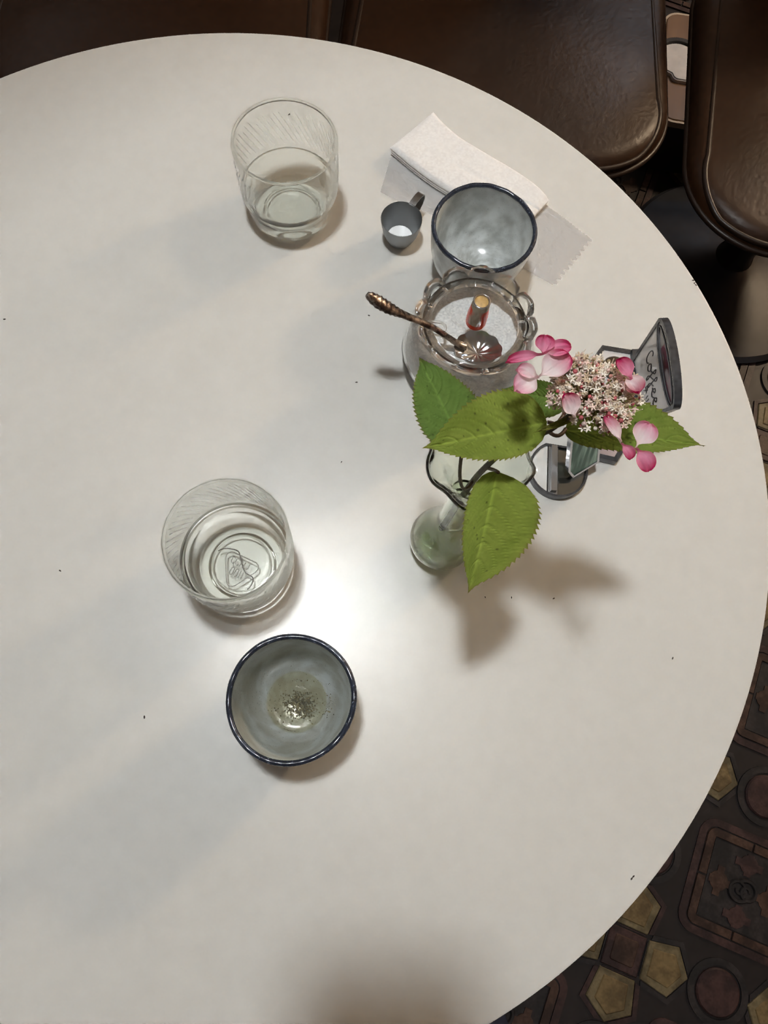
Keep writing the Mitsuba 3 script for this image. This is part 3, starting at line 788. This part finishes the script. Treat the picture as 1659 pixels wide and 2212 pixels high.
flare = [p for p in pr_o if p[1] > cutz] + [p for p in pr_i if p[1] > cutz]
obj('bulb', lathe(bulb, 112, center=(VX, VY, 0)), 'm_vase_wall', t, smooth=60)
obj('flared_neck', lathe(flare, 112, closed=True, center=(VX, VY, 0), warp=ruf), 'm_vase_glass', t, smooth=60)
obj('heel', lathe([(.0140, .0012), (.0182, .0020), (.0208, .0060), (.0219, .0110), (.0222, .0150), (.0214, .0150), (.0205, .0100), (.0180, .0058), (.0150, .0046)], 96, closed=True, center=(VX, VY, 0)), 'm_vase_glass', t, smooth=50, label='thick green glass heel')
a = np.linspace(0, 2 * math.pi, 181)[:-1]
rr = .0258 * (1 + .045 * np.cos(7 * a + .4)); zz = .1688 + .0030 * np.cos(7 * a + .4 + 1.2)
lipp = np.c_[VX + rr * np.cos(a), VY + rr * np.sin(a), zz]
obj('lip', tube(np.vstack([lipp, lipp[:1]]), .0009, 8, cap=False), 'm_glass', t, smooth=True, label='ruffled glass lip')
obj('vase_water', lathe([(0, .0048), (.0148, .0054), (.0190, .0092), (.0203, .0170), (.0195, .0256), (.0166, .0348), (.0118, .0448), (.0082, .0558), (.0068, .0700), (.0066, .0900), (.0072, .1100), (.0078, .1160), (0, .1160)], 64, center=(VX, VY, 0)),
    thin('m_vase_water', 1.16, (0.89, 0.935, 0.85)), None, smooth=40, label='water standing in the ruffled bud vase', cat='water')

# ------------------------------------------------------------------ hydrangea
plant = thing('hydrangea_stem', 'cut hydrangea stem with green leaves and a pink flower head, standing in the bud vase', 'flower')
mat('m_leaf', {'type': 'principledthin', 'base_color': {'type': 'mesh_attribute', 'name': 'vertex_color'}, 'roughness': 0.5, 'spec_trans': 0.0, 'diff_trans': 0.5, 'eta': 1.4})
mat('m_petal', {'type': 'principledthin', 'base_color': {'type': 'mesh_attribute', 'name': 'vertex_color'}, 'roughness': 0.6, 'spec_trans': 0.0, 'diff_trans': 0.7, 'eta': 1.35})
pbr('m_stem', proc(lambda p, n, uv: mix(lin(66, 54, 48), lin(88, 92, 50), smoothstep(0.4, 0.7, fbm(p.x * 90, p.y * 90, p.z * 60)))), rough=0.55)
pbr('m_petiole', proc(lambda p, n, uv: mix(lin(72, 52, 50), lin(96, 84, 60), fbm(p.x * 200, p.y * 200, p.z * 200))), rough=0.5)

def leaf(B_, T_, Rt, Lf, c1, c2, seed, sag=.004, cup=.004, teeth=24, prof=None, red=.5):
    B_, T_, Rt, Lf = (np.asarray(x, float) for x in (B_, T_, Rt, Lf))
    ax = T_ - B_; ln = np.linalg.norm(ax); e = ax / ln
    def side(P):
        s = P - B_; return s - e * (s @ e)
    sr, sl_ = side(Rt), side(Lf)
    nrm = np.cross(sr - sl_, e); nrm /= np.linalg.norm(nrm)
    if nrm[2] < 0: nrm = -nrm
    pu = prof or ([0, .02, .06, .14, .25, .36, .48, .6, .72, .82, .89, .94, .975, 1], [.0, .32, .60, .85, .98, 1.0, .94, .80, .59, .36, .17, .07, .03, .0])
    nu, nv = teeth * 8, 17
    V, C = [], []
    r = np.random.default_rng(seed)
    spots = [(r.uniform(.1, .95), r.uniform(-.85, .85), r.uniform(.008, .02)) for _ in range(13)]
    for i in range(nu + 1):
        u = i / nu
        w = float(np.interp(u, *pu))
        ph = (u * teeth) % 1
        tooth = (.10 * ph ** 1.5 - .015) * min(1, w * 2.5) * (u > .10)
        for j in range(-nv, nv + 1):
            v = j / nv
            s = sr if v > 0 else sl_
            av = abs(v)
            ww = w * (1 + tooth * av ** 6)
            uu = u + .012 * av ** 6 * ph * (u > .1)
            # veins run forward from the midrib
            tv = (u - .42 * av ** 1.4 * (1 - .25 * u) + .02 * (v < 0)) * 7.0
            dv = abs(tv - round(tv))
            vein = math.exp(-(dv / .05) ** 2) * (u < .93) * (.35 + .65 * (1 - av))
            mid = math.exp(-(av * w / .035) ** 2)
            net = meshkit.noise(np.array([u * 46 + seed, v * 17, .5]), seed)
            hgt = -sag * (2 * u - 1) ** 2 + cup * (av ** 1.6) * w - .0006 * vein - .0007 * mid + .0003 * math.sin(math.pi * (dv * 2)) * w + .0003 * net
            wav = .0012 * math.sin(u * 9 + seed) * av ** 2 * (1 if v > 0 else -1)
            V.append(B_ + ax * uu + s * av * ww + nrm * (hgt + wav))
            g = meshkit.fbm(np.array([u * 7 + seed * 3.1, v * 3.0, 0]), 3, seed)
            col = np.array(lin(*c1)) * (1 - g) + np.array(lin(*c2)) * g
            col = col * (1 + .45 * max(vein * .6, mid) - .22 * (net - .5)); col = col + np.array([.012, .014, .004]) * max(vein * .6, mid)
            edge = smooth_np((av - .93) / .07) * .45 + smooth_np((u - .90) / .1) * red
            col = col * (1 - min(.75, edge)) + np.array(lin(104, 62, 48)) * min(.75, edge)
            for su, sv, sr_ in spots:
                if (u - su) ** 2 + ((v - sv) * .4) ** 2 < (sr_ * .6) ** 2:
                    col = col * .35
            C.append(col)
    m = 2 * nv + 1
    F = []
    for i in range(nu):
        for j in range(m - 1):
            q = (i * m + j, (i + 1) * m + j, (i + 1) * m + j + 1, i * m + j + 1)
            F += [(q[0], q[1], q[2]), (q[0], q[2], q[3])]
    return trimesh.Trimesh(np.array(V), np.array(F), process=False), np.array(C)
def add_leaf(*a, lab=None, **kw):
    me, c = leaf(*a, **kw)
    obj('leaf', me, 'm_leaf', plant, smooth=True, color=c, label=lab)
G1, G2 = (108, 124, 50), (134, 148, 68)
add_leaf((.1834, -.0311, .2100), (.1308, -.0470, .1960), (.1584, -.0205, .2100), (.1680, -.0476, .2000), G1, G2, 2, sag=.002, cup=.002, lab='large yellow-green leaf pointing left over the vase mouth')
add_leaf((.1681, -.0485, .1850), (.1649, -.1030, .1580), (.1563, -.0695, .1680), (.1920, -.0640, .1720), G1, G2, 4, sag=.004, cup=.002, lab='hanging green leaf pointing down in front of the vase')
add_leaf((.1501, -.0390, .1860), (.1231, .0101, .1760), (.1530, -.0108, .1800), (.1288, -.0298, .1780), (70, 92, 42), (90, 112, 56), 6, sag=.002, cup=.005, red=.35, lab='darker veined leaf pointing up beside the sugar pot')
add_leaf((.1929, -.0304, .2050), (.2570, -.0270, .2050), (.2280, -.0095, .2040), (.2245, -.0369, .2020), (90, 108, 46), (116, 130, 60), 8, sag=.002, cup=.003, lab='long green leaf pointing right beneath the flower head')
add_leaf((.1960, -.0118, .1950), (.1645, -.0027, .1800), (.1797, -.0012, .1900), (.1842, -.0198, .1880), (78, 100, 44), (100, 120, 58), 10, sag=.002, cup=.003, red=.2, lab='rear green leaf behind the large one')
add_leaf((.1948, -.0286, .2150), (.1766, -.0406, .2180), (.1872, -.0320, .2165), (.1855, -.0365, .2160), (98, 102, 48), (124, 124, 60), 12, sag=.001, cup=.0006, teeth=8, lab='narrow young leaf at the fork of the stem')
obj('stem', tube(spline([(.1586, -.0344, .0300), (.1605, -.0355, .0800), (.1622, -.0385, .1400), (.1640, -.0410, .1700), (.1670, -.0404, .1850), (.1739, -.0370, .1970), (.1851, -.0331, .2060), (.1892, -.0309, .2130), (.1935, -.0287, .2220), (.1972, -.0263, .2330)], 70), np.linspace(.0022, .0012, 70), 10), 'm_stem', plant, smooth=True)
for P_ in ([(.1622, -.0385, .1440), (.1570, -.0470, .1500), (.1531, -.0462, .1620), (.1511, -.0430, .1740), (.1501, -.0390, .1860)],
           [(.1640, -.0410, .1690), (.1663, -.0440, .1760), (.1681, -.0485, .1850)],
           [(.1851, -.0331, .2055), (.1884, -.0350, .2060), (.1929, -.0304, .2050)],
           [(.1858, -.0325, .2050), (.1926, -.0214, .1990), (.1960, -.0118, .1950)],
           [(.1875, -.0318, .2095), (.1858, -.0312, .2100), (.1834, -.0311, .2100)]):
    obj('petiole', tube(spline(P_, 20), .0009, 8), 'm_petiole', plant, smooth=True)

def petal(B_, T_, wid, base, tip, seed, cupz=.002, lift=.002, roundness=.55):
    B_, T_ = np.asarray(B_, float), np.asarray(T_, float)
    ax = T_ - B_; e = ax / np.linalg.norm(ax)
    s = np.cross([0, 0, 1.0], e); s /= np.linalg.norm(s); nn = np.cross(e, s)
    nu, nv = 18, 9
    V, C = [], []
    for i in range(nu + 1):
        u = i / nu
        w = wid * math.sqrt(max(.03, 1 - ((u - .57) / .44) ** 2)) * (.35 + .65 * smooth_np(u * 2.6))
        if i == nu: w = wid * .10
        for j in range(-nv, nv + 1):
            v = j / nv
            z = lift * math.sin(u * math.pi * .7) + cupz * v * v - .0004 * math.cos(v * 9) * u
            V.append(B_ + ax * (u - .05 * v * v * u) + s * v * w + nn * z)
            g = meshkit.fbm(np.array([u * 3.5 + seed, v * 2.5, seed * .7]), 3, seed)
            k = min(1, max(0, (u - .38) / .6 + .7 * (g - .5) + .3 * (abs(v) - .45)))
            col = np.array(lin(*base)) * (1 - k) + np.array(lin(*tip)) * k
            st = .5 + .5 * math.cos(v * 22)
            C.append(col * (1 - .08 * st * u))
    m = 2 * nv + 1; F = []
    for i in range(nu):
        for j in range(m - 1):
            q = (i * m + j, (i + 1) * m + j, (i + 1) * m + j + 1, i * m + j + 1)
            F += [(q[0], q[1], q[2]), (q[0], q[2], q[3])]
    return trimesh.Trimesh(np.array(V), np.array(F), process=False), np.array(C)
W_, P1, P2, P3 = (242, 226, 228), (226, 150, 178), (204, 70, 122), (176, 28, 84)
Z = .243
PET = [((.1712, -.0181, Z), (.1709, -.0104, Z + .002), .0040, P1, P2), ((.1712, -.0181, Z), (.1825, -.0138, Z + .001), .0036, P1, P2), ((.1712, -.0181, Z), (.1572, -.0238, Z - .002), .0024, P1, P2),
       ((.1710, -.0276, Z - .002), (.1826, -.0168, Z), .0056, W_, P2), ((.1710, -.0276, Z - .002), (.1614, -.0262, Z - .002), .0032, W_, P1), ((.1710, -.0276, Z - .002), (.1620, -.0352, Z - .003), .0050, W_, P1),
       ((.1874, -.0407, .238), (.1809, -.0330, .242), .0042, W_, P3),
       ((.2079, -.0229, Z), (.2005, -.0160, Z + .001), .0036, P1, P3), ((.2060, -.0205, Z - .001), (.2113, -.0288, Z - .001), .0040, W_, P3), ((.2040, -.0235, Z - .002), (.2100, -.0262, Z - .004), .0032, W_, P2),
       ((.2071, -.0486, .238), (.1990, -.0390, .238), .0026, W_, P2), ((.2071, -.0486, .238), (.2112, -.0545, .236), .0026, P1, P3),
       ((.2123, -.0505, .240), (.2168, -.0400, .241), .0050, W_, P1), ((.2123, -.0505, .240), (.2186, -.0582, .236), .0042, P1, P3)]
for k, (b, e, w, c1, c2) in enumerate(PET):
    me, c = petal(b, e, w, c1, c2, k + 3)
    obj('petal', me, 'm_petal', plant, smooth=True, color=c)
# little fertile flowers: buds, open stars and hair-fine stamens on a branching dome
pbr('m_bud', {'type': 'mesh_attribute', 'name': 'vertex_color'}, rough=0.5, spec=0.3)
hc = np.array([.1968, -.0262, .226])
vs, cs, st = [], [], []
r = np.random.default_rng(21)
tw = []
pal = [(214, 206, 190), (226, 220, 206), (206, 150, 140), (178, 92, 96), (190, 172, 146), (156, 140, 108), (212, 188, 178)]
for k in range(640):
    a, q = r.uniform(0, 2 * math.pi), math.sqrt(r.uniform(0, 1))
    x, y = .0192 * q * math.cos(a), .0172 * q * math.sin(a)
    x, y = x + .0018 * math.sin(a * 3), y - .10 * x
    z = .0150 * (1 - .55 * q * q) + r.normal(0, .0016)
    p = hc + [x, y, z]
    col = np.array(lin(*pal[r.integers(0, 7)])) * r.uniform(.75, 1.05)
    if r.uniform() < .55:
        s = trimesh.creation.icosphere(1, r.uniform(.00045, .00105)); s.apply_scale([1, 1, r.uniform(.9, 1.3)])
    else:
        parts = []
        for n_ in range(5):
            b = trimesh.creation.icosphere(0, .00062); b.apply_scale([1.7, .75, .35]); b.apply_translation([.0009, 0, .0002])
            b.apply_transform(trimesh.transformations.rotation_matrix(n_ * 1.2566 + a, [0, 0, 1])); parts.append(b)
        s = trimesh.util.concatenate(parts)
        s.apply_transform(trimesh.transformations.rotation_matrix(r.normal(0, .5), [1, .4, 0]))
        col = np.array(lin(*pal[r.choice([0, 1, 4, 6])]))
    s.apply_translation(p)
    vs.append(s); cs.append(np.repeat(col[None], len(s.vertices), 0))
    if k % 2 == 0:
        d = np.array([x * 22 + r.normal(0, .5), y * 22 + r.normal(0, .5), 1.0]); d /= np.linalg.norm(d)
        ln_ = r.uniform(.0016, .0042)
        st.append(tube([p, p + d * ln_ * .5, p + d * ln_], .00009, 4))
        tipb = trimesh.creation.icosphere(0, .00026); tipb.apply_translation(p + d * ln_); st.append(tipb)
    if k % 3 == 0:
        tw.append(tube(spline([hc + [0, 0, .001], hc + [x * .5, y * .5, z * .35], p], 6), .00035, 4))
# outliers
obj('flower_buds', trimesh.util.concatenate(vs), 'm_bud', plant, smooth=True, color=np.vstack(cs), kind='stuff', label='dense cream and pink little flowers')
pbr('m_stamen', lin(226, 216, 200), rough=0.6)
obj('stamens', trimesh.util.concatenate(st), 'm_stamen', plant, kind='stuff')
pbr('m_twig', lin(150, 140, 96), rough=0.6)
obj('flower_twigs', trimesh.util.concatenate(tw), 'm_twig', plant, kind='stuff')

# ------------------------------------------------------------------ stained-glass stand
t = thing('stained_glass_stand', 'leaded stained-glass stand with a standing Coffee cup panel and a green glass leaf', 'ornament')
pbr('m_lead', proc(lambda p, n, uv: mix(lin(34, 36, 40), lin(70, 72, 76), noise(p.x * 400, p.y * 400, p.z * 400))), rough=0.3, spec=0.7, metal=0.4)
pbr('m_opal', proc(lambda p, n, uv: mix(lin(198, 196, 196), lin(224, 222, 220), fbm(p.x * 60, p.y * 60, p.z * 60))), rough=0.12, spec=0.6)
pbr('m_pink_glass', lin(186, 168, 164), rough=0.12, spec=0.6)
pbr('m_coffee_glass', proc(lambda p, n, uv: mix(lin(40, 16, 24), lin(98, 22, 44), smoothstep(.3, .7, fbm(p.x * 70, p.y * 70, p.z * 70)))), rough=0.05, spec=0.8)
pbr('m_smoke', lin(104, 98, 96), rough=0.08, spec=0.8)
pbr('m_ink', lin(24, 22, 24), rough=0.3)
def green_tex(p, n, uv):
    a = fbm(p.x * 260 + p.y * 30, p.y * 26, p.z * 26, octaves=3)
    return mix(lin(44, 78, 62), lin(150, 176, 160), smoothstep(.35, .7, a))
pbr('m_green_glass', proc(green_tex), rough=0.1, spec=0.6)
# cup panel: plane through four corner points
b0, b1 = np.array([.2893, .1276, .0100]), np.array([.2978, .0786, .0100])
t0, t1 = np.array([.2852, .1248, .0700]), np.array([.2973, .0611, .0700])
ex = (t1 - t0); ex /= np.linalg.norm(ex)
Mc = basis(b0, ex, (t0 - b0))
inv = np.linalg.inv(Mc)
def loc(p): return (inv @ np.r_[p, 1])[:2]
q0, q1, q2, q3 = loc(b0), loc(b1), loc(t1), loc(t0)
def in_panel(name, mesh, m, lab=None, smooth=False):
    mesh = mesh.copy(); mesh.apply_transform(Mc)
    return obj(name, mesh, m, t, smooth=smooth, label=lab)
midx, topy, wtop = (q2[0] + q3[0]) / 2, (q2[1] + q3[1]) / 2, (q2[0] - q3[0])
ell = affinity.scale(sg.Point(0, 0).buffer(1, 40), wtop / 2, .0105); ell = affinity.translate(ell, midx, topy)
cup = sg.Polygon([q0, q1, q2, q3]).union(ell)
lead_out = cup.buffer(.0012, join_style=2).difference(cup.buffer(-.0014, join_style=2))
in_panel('cup_lead', extrude(lead_out.union(ell.buffer(.0008).difference(ell.buffer(-.0007)).intersection(cup)), .0050, -.0025), 'm_lead', 'black lead outline')
upper = sg.box(-1, topy - .0004, 1, 1)
in_panel('cup_glass', extrude(cup.difference(ell).buffer(-.0006), .0030, -.0015), 'm_opal', 'white opal glass cup front')
el2 = affinity.translate(affinity.scale(affinity.translate(ell, -midx, -topy), .90, .62), midx, topy - .0015)
in_panel('cup_mouth', extrude(ell.difference(el2).buffer(-.0004), .0030, -.0015), 'm_opal', 'white glass mouth of the cup')
in_panel('mouth_lead', extrude(el2.difference(el2.buffer(-.0010)), .0044, -.0022), 'm_lead')
left = sg.box(-1, -1, midx - .014, 1)
in_panel('coffee_glass', extrude(el2.buffer(-.0010).difference(left), .0030, -.0015), 'm_coffee_glass', 'dark red coffee glass')
in_panel('smoke_glass', extrude(el2.buffer(-.0010).intersection(left), .0030, -.0015), 'm_smoke')
# script lettering, drawn as strokes
def script(pts, rad):
    p = np.array(pts, float)
    q = spline(np.c_[p, np.zeros(len(p))], len(p) * 6)
    return tube(q, rad, 6)
LET = {
 'C': [(.80, .86), (.62, 1.0), (.34, .86), (.20, .45), (.36, .06), (.66, .02), (.86, .20)],
 'o': [(.45, .52), (.18, .40), (.14, .12), (.42, .0), (.68, .18), (.62, .46), (.42, .52), (.66, .40), (.95, .44)],
 'f': [(.0, .40), (.34, .60), (.52, .92), (.40, 1.0), (.28, .70), (.22, .0), (.12, -.40), (.02, -.30), (.18, .08), (.62, .36)],
 'e': [(.0, .24), (.42, .30), (.56, .44), (.38, .54), (.16, .34), (.24, .06), (.52, .0), (.86, .24)]}
word = []
x = 0.0
S_ = .0115
for ch, adv in (('C', .92), ('o', .86), ('f', .66), ('f', .70), ('e', .80), ('e', .80)):
    word.append(script([(x + a_ * S_ * .95, b_ * S_) for a_, b_ in LET[ch]], .00050))
    x += adv * S_ * .95
word = trimesh.util.concatenate(word)
sc = (wtop * .64) / x
word.apply_scale([sc, 1.25, 1]); word.apply_translation([q3[0] + wtop * .13, topy - .034, .0016])
word.apply_scale([1, 1, 1])
in_panel('lettering', word, 'm_ink', 'black script word Coffee')
sm = [script([(a_ * .004 + .031, b_ * .006 + topy - .047) for a_, b_ in pp], .0004) for pp in ([(0, 1), (.5, 1), (1, .98)], [(-.1, .55), (.5, .56), (1.2, .55)], [(.5, .55), (.45, .2), (.1, -.2)], [(1.9, .9), (1.9, .5), (1.9, .1)], [(2.6, 1), (2.6, .4), (2.2, -.2)])]
sm = trimesh.util.concatenate(sm); sm.apply_translation([0, 0, .0016])
in_panel('lettering', sm, 'm_ink')
# base plate
bpn = sg.Polygon([(.2607, .1317), (.2640, .1375), (.2925, .1375), (.2985, .0800), (.2813, .0432), (.2633, .0445)])
ins = bpn.buffer(-.0035, join_style=2)
obj('base_lead', extrude(bpn.difference(ins), .0064, .0006), 'm_lead', t)
cut = sg.box(0, .066, 1, 1)
obj('base_glass', extrude(ins.intersection(cut), .0040, .0018), 'm_opal', t, label='white opal base glass')
obj('base_glass', extrude(ins.difference(cut.buffer(.0012)), .0040, .0018), 'm_pink_glass', t, label='pale pink base glass')
obj('upright_lead', extrude(sg.Polygon([(.2860, .1360), (.2925, .1372), (.2990, .0790), (.2930, .0790)]), .0100, .0006), 'm_lead', t)
ng = trimesh.creation.icosphere(3, 1.0); ng.apply_scale([.0098, .0098, .0048]); ng.apply_translation([.2745, .1195, .0068])
pbr('m_nugget', lin(58, 46, 34), rough=0.04, spec=0.9)
obj('nugget', ng, 'm_nugget', t, smooth=True, label='round dark brown glass nugget')
# green panel, leaning
G = np.array([(.2404, .0310, .0140), (.2481, .0259, .0100), (.2615, .0427, .0130), (.2530, .0540, .0560), (.2302, .0495, .0540)])
Mg = basis(G[1], G[2] - G[0], G[4] - G[0]); ig = np.linalg.inv(Mg)
gp = sg.Polygon([(ig @ np.r_[p, 1])[:2] for p in G])
me = extrude(gp.buffer(-.0010, join_style=2), .0030, -.0015); me.apply_transform(Mg); obj('green_glass', me, 'm_green_glass', t, label='streaky green glass panel')
me = extrude(gp.buffer(.0004, join_style=2).difference(gp.buffer(-.0012, join_style=2)), .0046, -.0023); me.apply_transform(Mg); obj('green_came', me, 'm_silver', t, label='silver edge of the green panel')
# round foot: clear textured half, dark mirror half, bar across
FX, FY, FR = .2390, .0305, .0215
dk = sg.Point(FX, FY).buffer(FR, 48)
flat = sg.box(FX - .05, FY - .05, FX + .05, FY + .0185)
dk = dk.intersection(flat)
obj('foot_lead', extrude(dk.difference(dk.buffer(-.0016)), .0072, .0002), 'm_lead', t)
inn = dk.buffer(-.0016)
barx = sg.box(FX - .0075, FY - .03, FX - .0005, FY + .03)
rotb = lambda g: affinity.rotate(g, 4, origin=(FX, FY))
barx = rotb(barx)
lefth, righth = rotb(sg.box(FX - .04, FY - .04, FX - .0080, FY + .04)), rotb(sg.box(FX, FY - .04, FX + .04, FY + .04))
def tex_top(poly, z, h, amp, seed):
    m = extrude(poly, h, z)
    for _ in range(4): m = m.subdivide()
    v = m.vertices.copy(); up = v[:, 2] > z + h - 1e-6
    v[up, 2] += amp * (meshkit.fbm(np.c_[v[up, 0] * 260, v[up, 1] * 260, np.zeros(up.sum())], 3, seed) - .5)
    return trimesh.Trimesh(v, m.faces, process=False)
pbr('m_textured', lin(236, 238, 236), rough=0.16, metal=0.25, spec=0.9)
pbr('m_mirror', lin(120, 122, 120), rough=0.08, metal=0.9)
obj('foot_glass', tex_top(inn.intersection(lefth), .0006, .0046, .0012, 5), 'm_textured', t, smooth=40, label='clear textured glass half of the foot')
obj('foot_glass', extrude(inn.intersection(righth), .0042, .0006), 'm_mirror', t, label='dark mirror half of the foot')
bm = trimesh.util.concatenate([extrude(barx.intersection(inn), .0056, .0006), extrude(rotb(sg.box(FX - .0060, FY - .018, FX - .0020, FY + .017)), .0100, .0006)])
obj('foot_bar', bm, 'm_steel', t, label='silver bar across the foot')

# ------------------------------------------------------------------ crumbs on the table
crumb = []
r = np.random.default_rng(31)
for x, y in ((-.1887, .0818), (.0824, .1347), (.0822, .0766), (.0819, .0116), (-.0150, -.1852), (-.0950, -.0995), (.3310, -.0919), (.2454, -.0637), (.2159, -.0678), (.1975, -.0705), (.3353, .2137), (.3365, .2113), (.3377, .2098), (.3115, -.2332), (.3104, -.2347), (-.0146, .3133)):
    s = trimesh.creation.icosphere(1, r.uniform(.0004, .0007)); s.apply_scale([1.6, .8, .6]); s.apply_transform(trimesh.transformations.rotation_matrix(r.uniform(0, 6), [0, 0, 1]))
    s.apply_translation([x, y, .0003]); crumb.append(s)
pbr('m_crumb', lin(52, 44, 40), rough=0.8)
obj('table_crumbs', trimesh.util.concatenate(crumb), 'm_crumb', None, label='tiny dark crumbs scattered over the white table top', cat='crumbs', kind='stuff')

# ------------------------------------------------------------------ the seated photographer behind the phone, outside the frame
RT = np.cross(FWD, UPV)
ph = sg.box(-.0375, -.076, .0375, .076).buffer(-.010).buffer(.010)
Mp = np.eye(4); Mp[:3, 0] = RT; Mp[:3, 1] = UPV; Mp[:3, 2] = -FWD
PC = EYE - RT * .021 - UPV * .056
Mp[:3, 3] = PC - FWD * .012
phone = extrude(ph, .008); phone.apply_transform(Mp)
t = thing('smartphone', 'smartphone held flat over the table by the seated photographer', 'phone')
pbr('m_phone', lin(40, 42, 46), rough=0.3)
obj('case', phone, 'm_phone', t)
scr = extrude(ph.buffer(-.003), .0006, .008); scr.apply_transform(Mp); obj('screen', scr, 'm_black_metal', t)
def limb(p, q, a, b):
    s1 = m3.Manifold.sphere(a, 20).translate(list(map(float, p))); s2 = m3.Manifold.sphere(b, 20).translate(list(map(float, q)))
    return m3.Manifold.batch_hull([s1, s2])
def finish(ms, edge, it=8):
    u = m3.Manifold.batch_boolean(ms, m3.OpType.Add).refine_to_length(edge).to_mesh()
    tm = trimesh.Trimesh(u.vert_properties[:, :3], u.tri_verts, process=True)
    trimesh.smoothing.filter_taubin(tm, iterations=it)
    return tm
W2 = lambda x, y, z: PC + RT * x + UPV * y - FWD * (z + .012)
body = []
hip, chest, neck = np.array([.10, -.70, -.115]), np.array([.10, -.66, .18]), np.array([.10, -.62, .36])
body += [limb(hip + [-.08, 0, 0], hip + [.08, 0, 0], .105, .105), limb(hip + [0, 0, .02], chest, .12, .13), limb(chest + [-.07, 0, .02], chest + [.07, 0, .02], .11, .11), limb(chest + [-.13, 0, .09], chest + [.13, 0, .09], .062, .062), limb(chest + [0, 0, .08], neck, .06, .048)]
head = neck + [0, .06, .13]
body += [limb(neck, head, .050, .060), limb(head + [0, -.02, .02], head + [0, .02, -.045], .086, .060), limb(head + [0, .085, -.02], head + [0, .068, .01], .013, .010)]
for sx in (-1, 1):
    body.append(limb(head + [sx * .078, -.005, -.03], head + [sx * .080, -.012, .005], .012, .013))
    sh, el = chest + [sx * .165, .0, .08], np.array([.10 + sx * .25, -.50, .10])
    wr = W2(sx * .072, -.085, .012)
    body += [limb(sh, el, .052, .042), limb(el, wr, .042, .027)]
    kn = np.array([.10 + sx * .13, -.40, -.17]); an = np.array([.10 + sx * .14, -.44, FLOOR + .09])
    body += [limb(hip + [sx * .08, 0, -.01], kn, .085, .058), limb(kn, an, .055, .038), limb(an + [0, -.03, -.045], an + [0, .15, -.055], .036, .032)]
    palm = W2(sx * .054, -.045, .004)
    body += [m3.Manifold.batch_hull([m3.Manifold.sphere(.012, 16).translate(list(map(float, q))) for q in (wr, W2(sx * .052, -.070, .006), W2(sx * .050, -.012, .010), W2(sx * .060, -.030, -.004), W2(sx * .050, -.040, .018))])]
    for k, (y, ln_) in enumerate(((-.010, .040), (-.028, .043), (-.046, .040), (-.062, .032))):
        a_, b_, c_3 = W2(sx * .056, y, -.006), W2(sx * .046, y + .004, -.010), W2(sx * (.046 - ln_ * .55), y + .006, -.009)
        body += [limb(a_, b_, .0092, .0086), limb(b_, c_3, .0086, .0074)]
    body += [limb(W2(sx * .052, -.045, .018), W2(sx * .040, -.024, .020), .010, .009), limb(W2(sx * .040, -.024, .020), W2(sx * .024, -.010, .019), .009, .0078)]
pbr('m_skin', lin(190, 148, 124), rough=0.55)
pbr('m_shirt', lin(52, 54, 62), rough=0.9)
pbr('m_jeans', lin(28, 38, 62), rough=0.9)
pbr('m_hair', lin(30, 24, 22), rough=0.5)
fig = finish(body, .016, 6)
def zone(p, n, uv):
    far = dr.sqrt(dr.square(p.x - PC[0]) + dr.square(p.y - PC[1]) + dr.square(p.z - PC[2]))
    shirt = smoothstep(.345, .335, p.z) * smoothstep(-.43, -.44, p.y)
    shirt = dr.maximum(shirt, smoothstep(.145, .150, far) * smoothstep(.455, .445, p.z) * smoothstep(-.06, -.05, p.z) * smoothstep(-.62, -.60, p.y))
    jeans = smoothstep(-.155, -.165, p.z)
    shoe = smoothstep(FLOOR + .09, FLOOR + .08, p.z)
    c = mix(lin(190, 148, 124), lin(52, 54, 62), shirt)
    c = mix(c, lin(26, 34, 56), dr.maximum(jeans, smoothstep(-.06, -.07, p.z)))
    return mix(c, lin(24, 22, 22), shoe)
pbr('m_person', proc(zone), rough=0.7)
t = thing('person', 'person in a dark shirt and navy trousers, seated and holding a phone over the table', 'person')
obj('figure', fig, 'm_person', t, smooth=True)
hairm = m3.Manifold.sphere(.098, 32).scale([.92, 1.0, 1.0]).translate(list(map(float, head + [0, -.022, .022]))) - m3.Manifold.sphere(.09, 24).translate(list(map(float, head + [0, .075, -.05])))
hm = hairm.to_mesh(); obj('hair', trimesh.Trimesh(hm.vert_properties[:, :3], hm.tri_verts), 'm_hair', t, smooth=True, label='short dark hair')
make_chair(0.10, -0.735, 180.0, 'brown leather lounge chair on the near side, under the seated photographer')
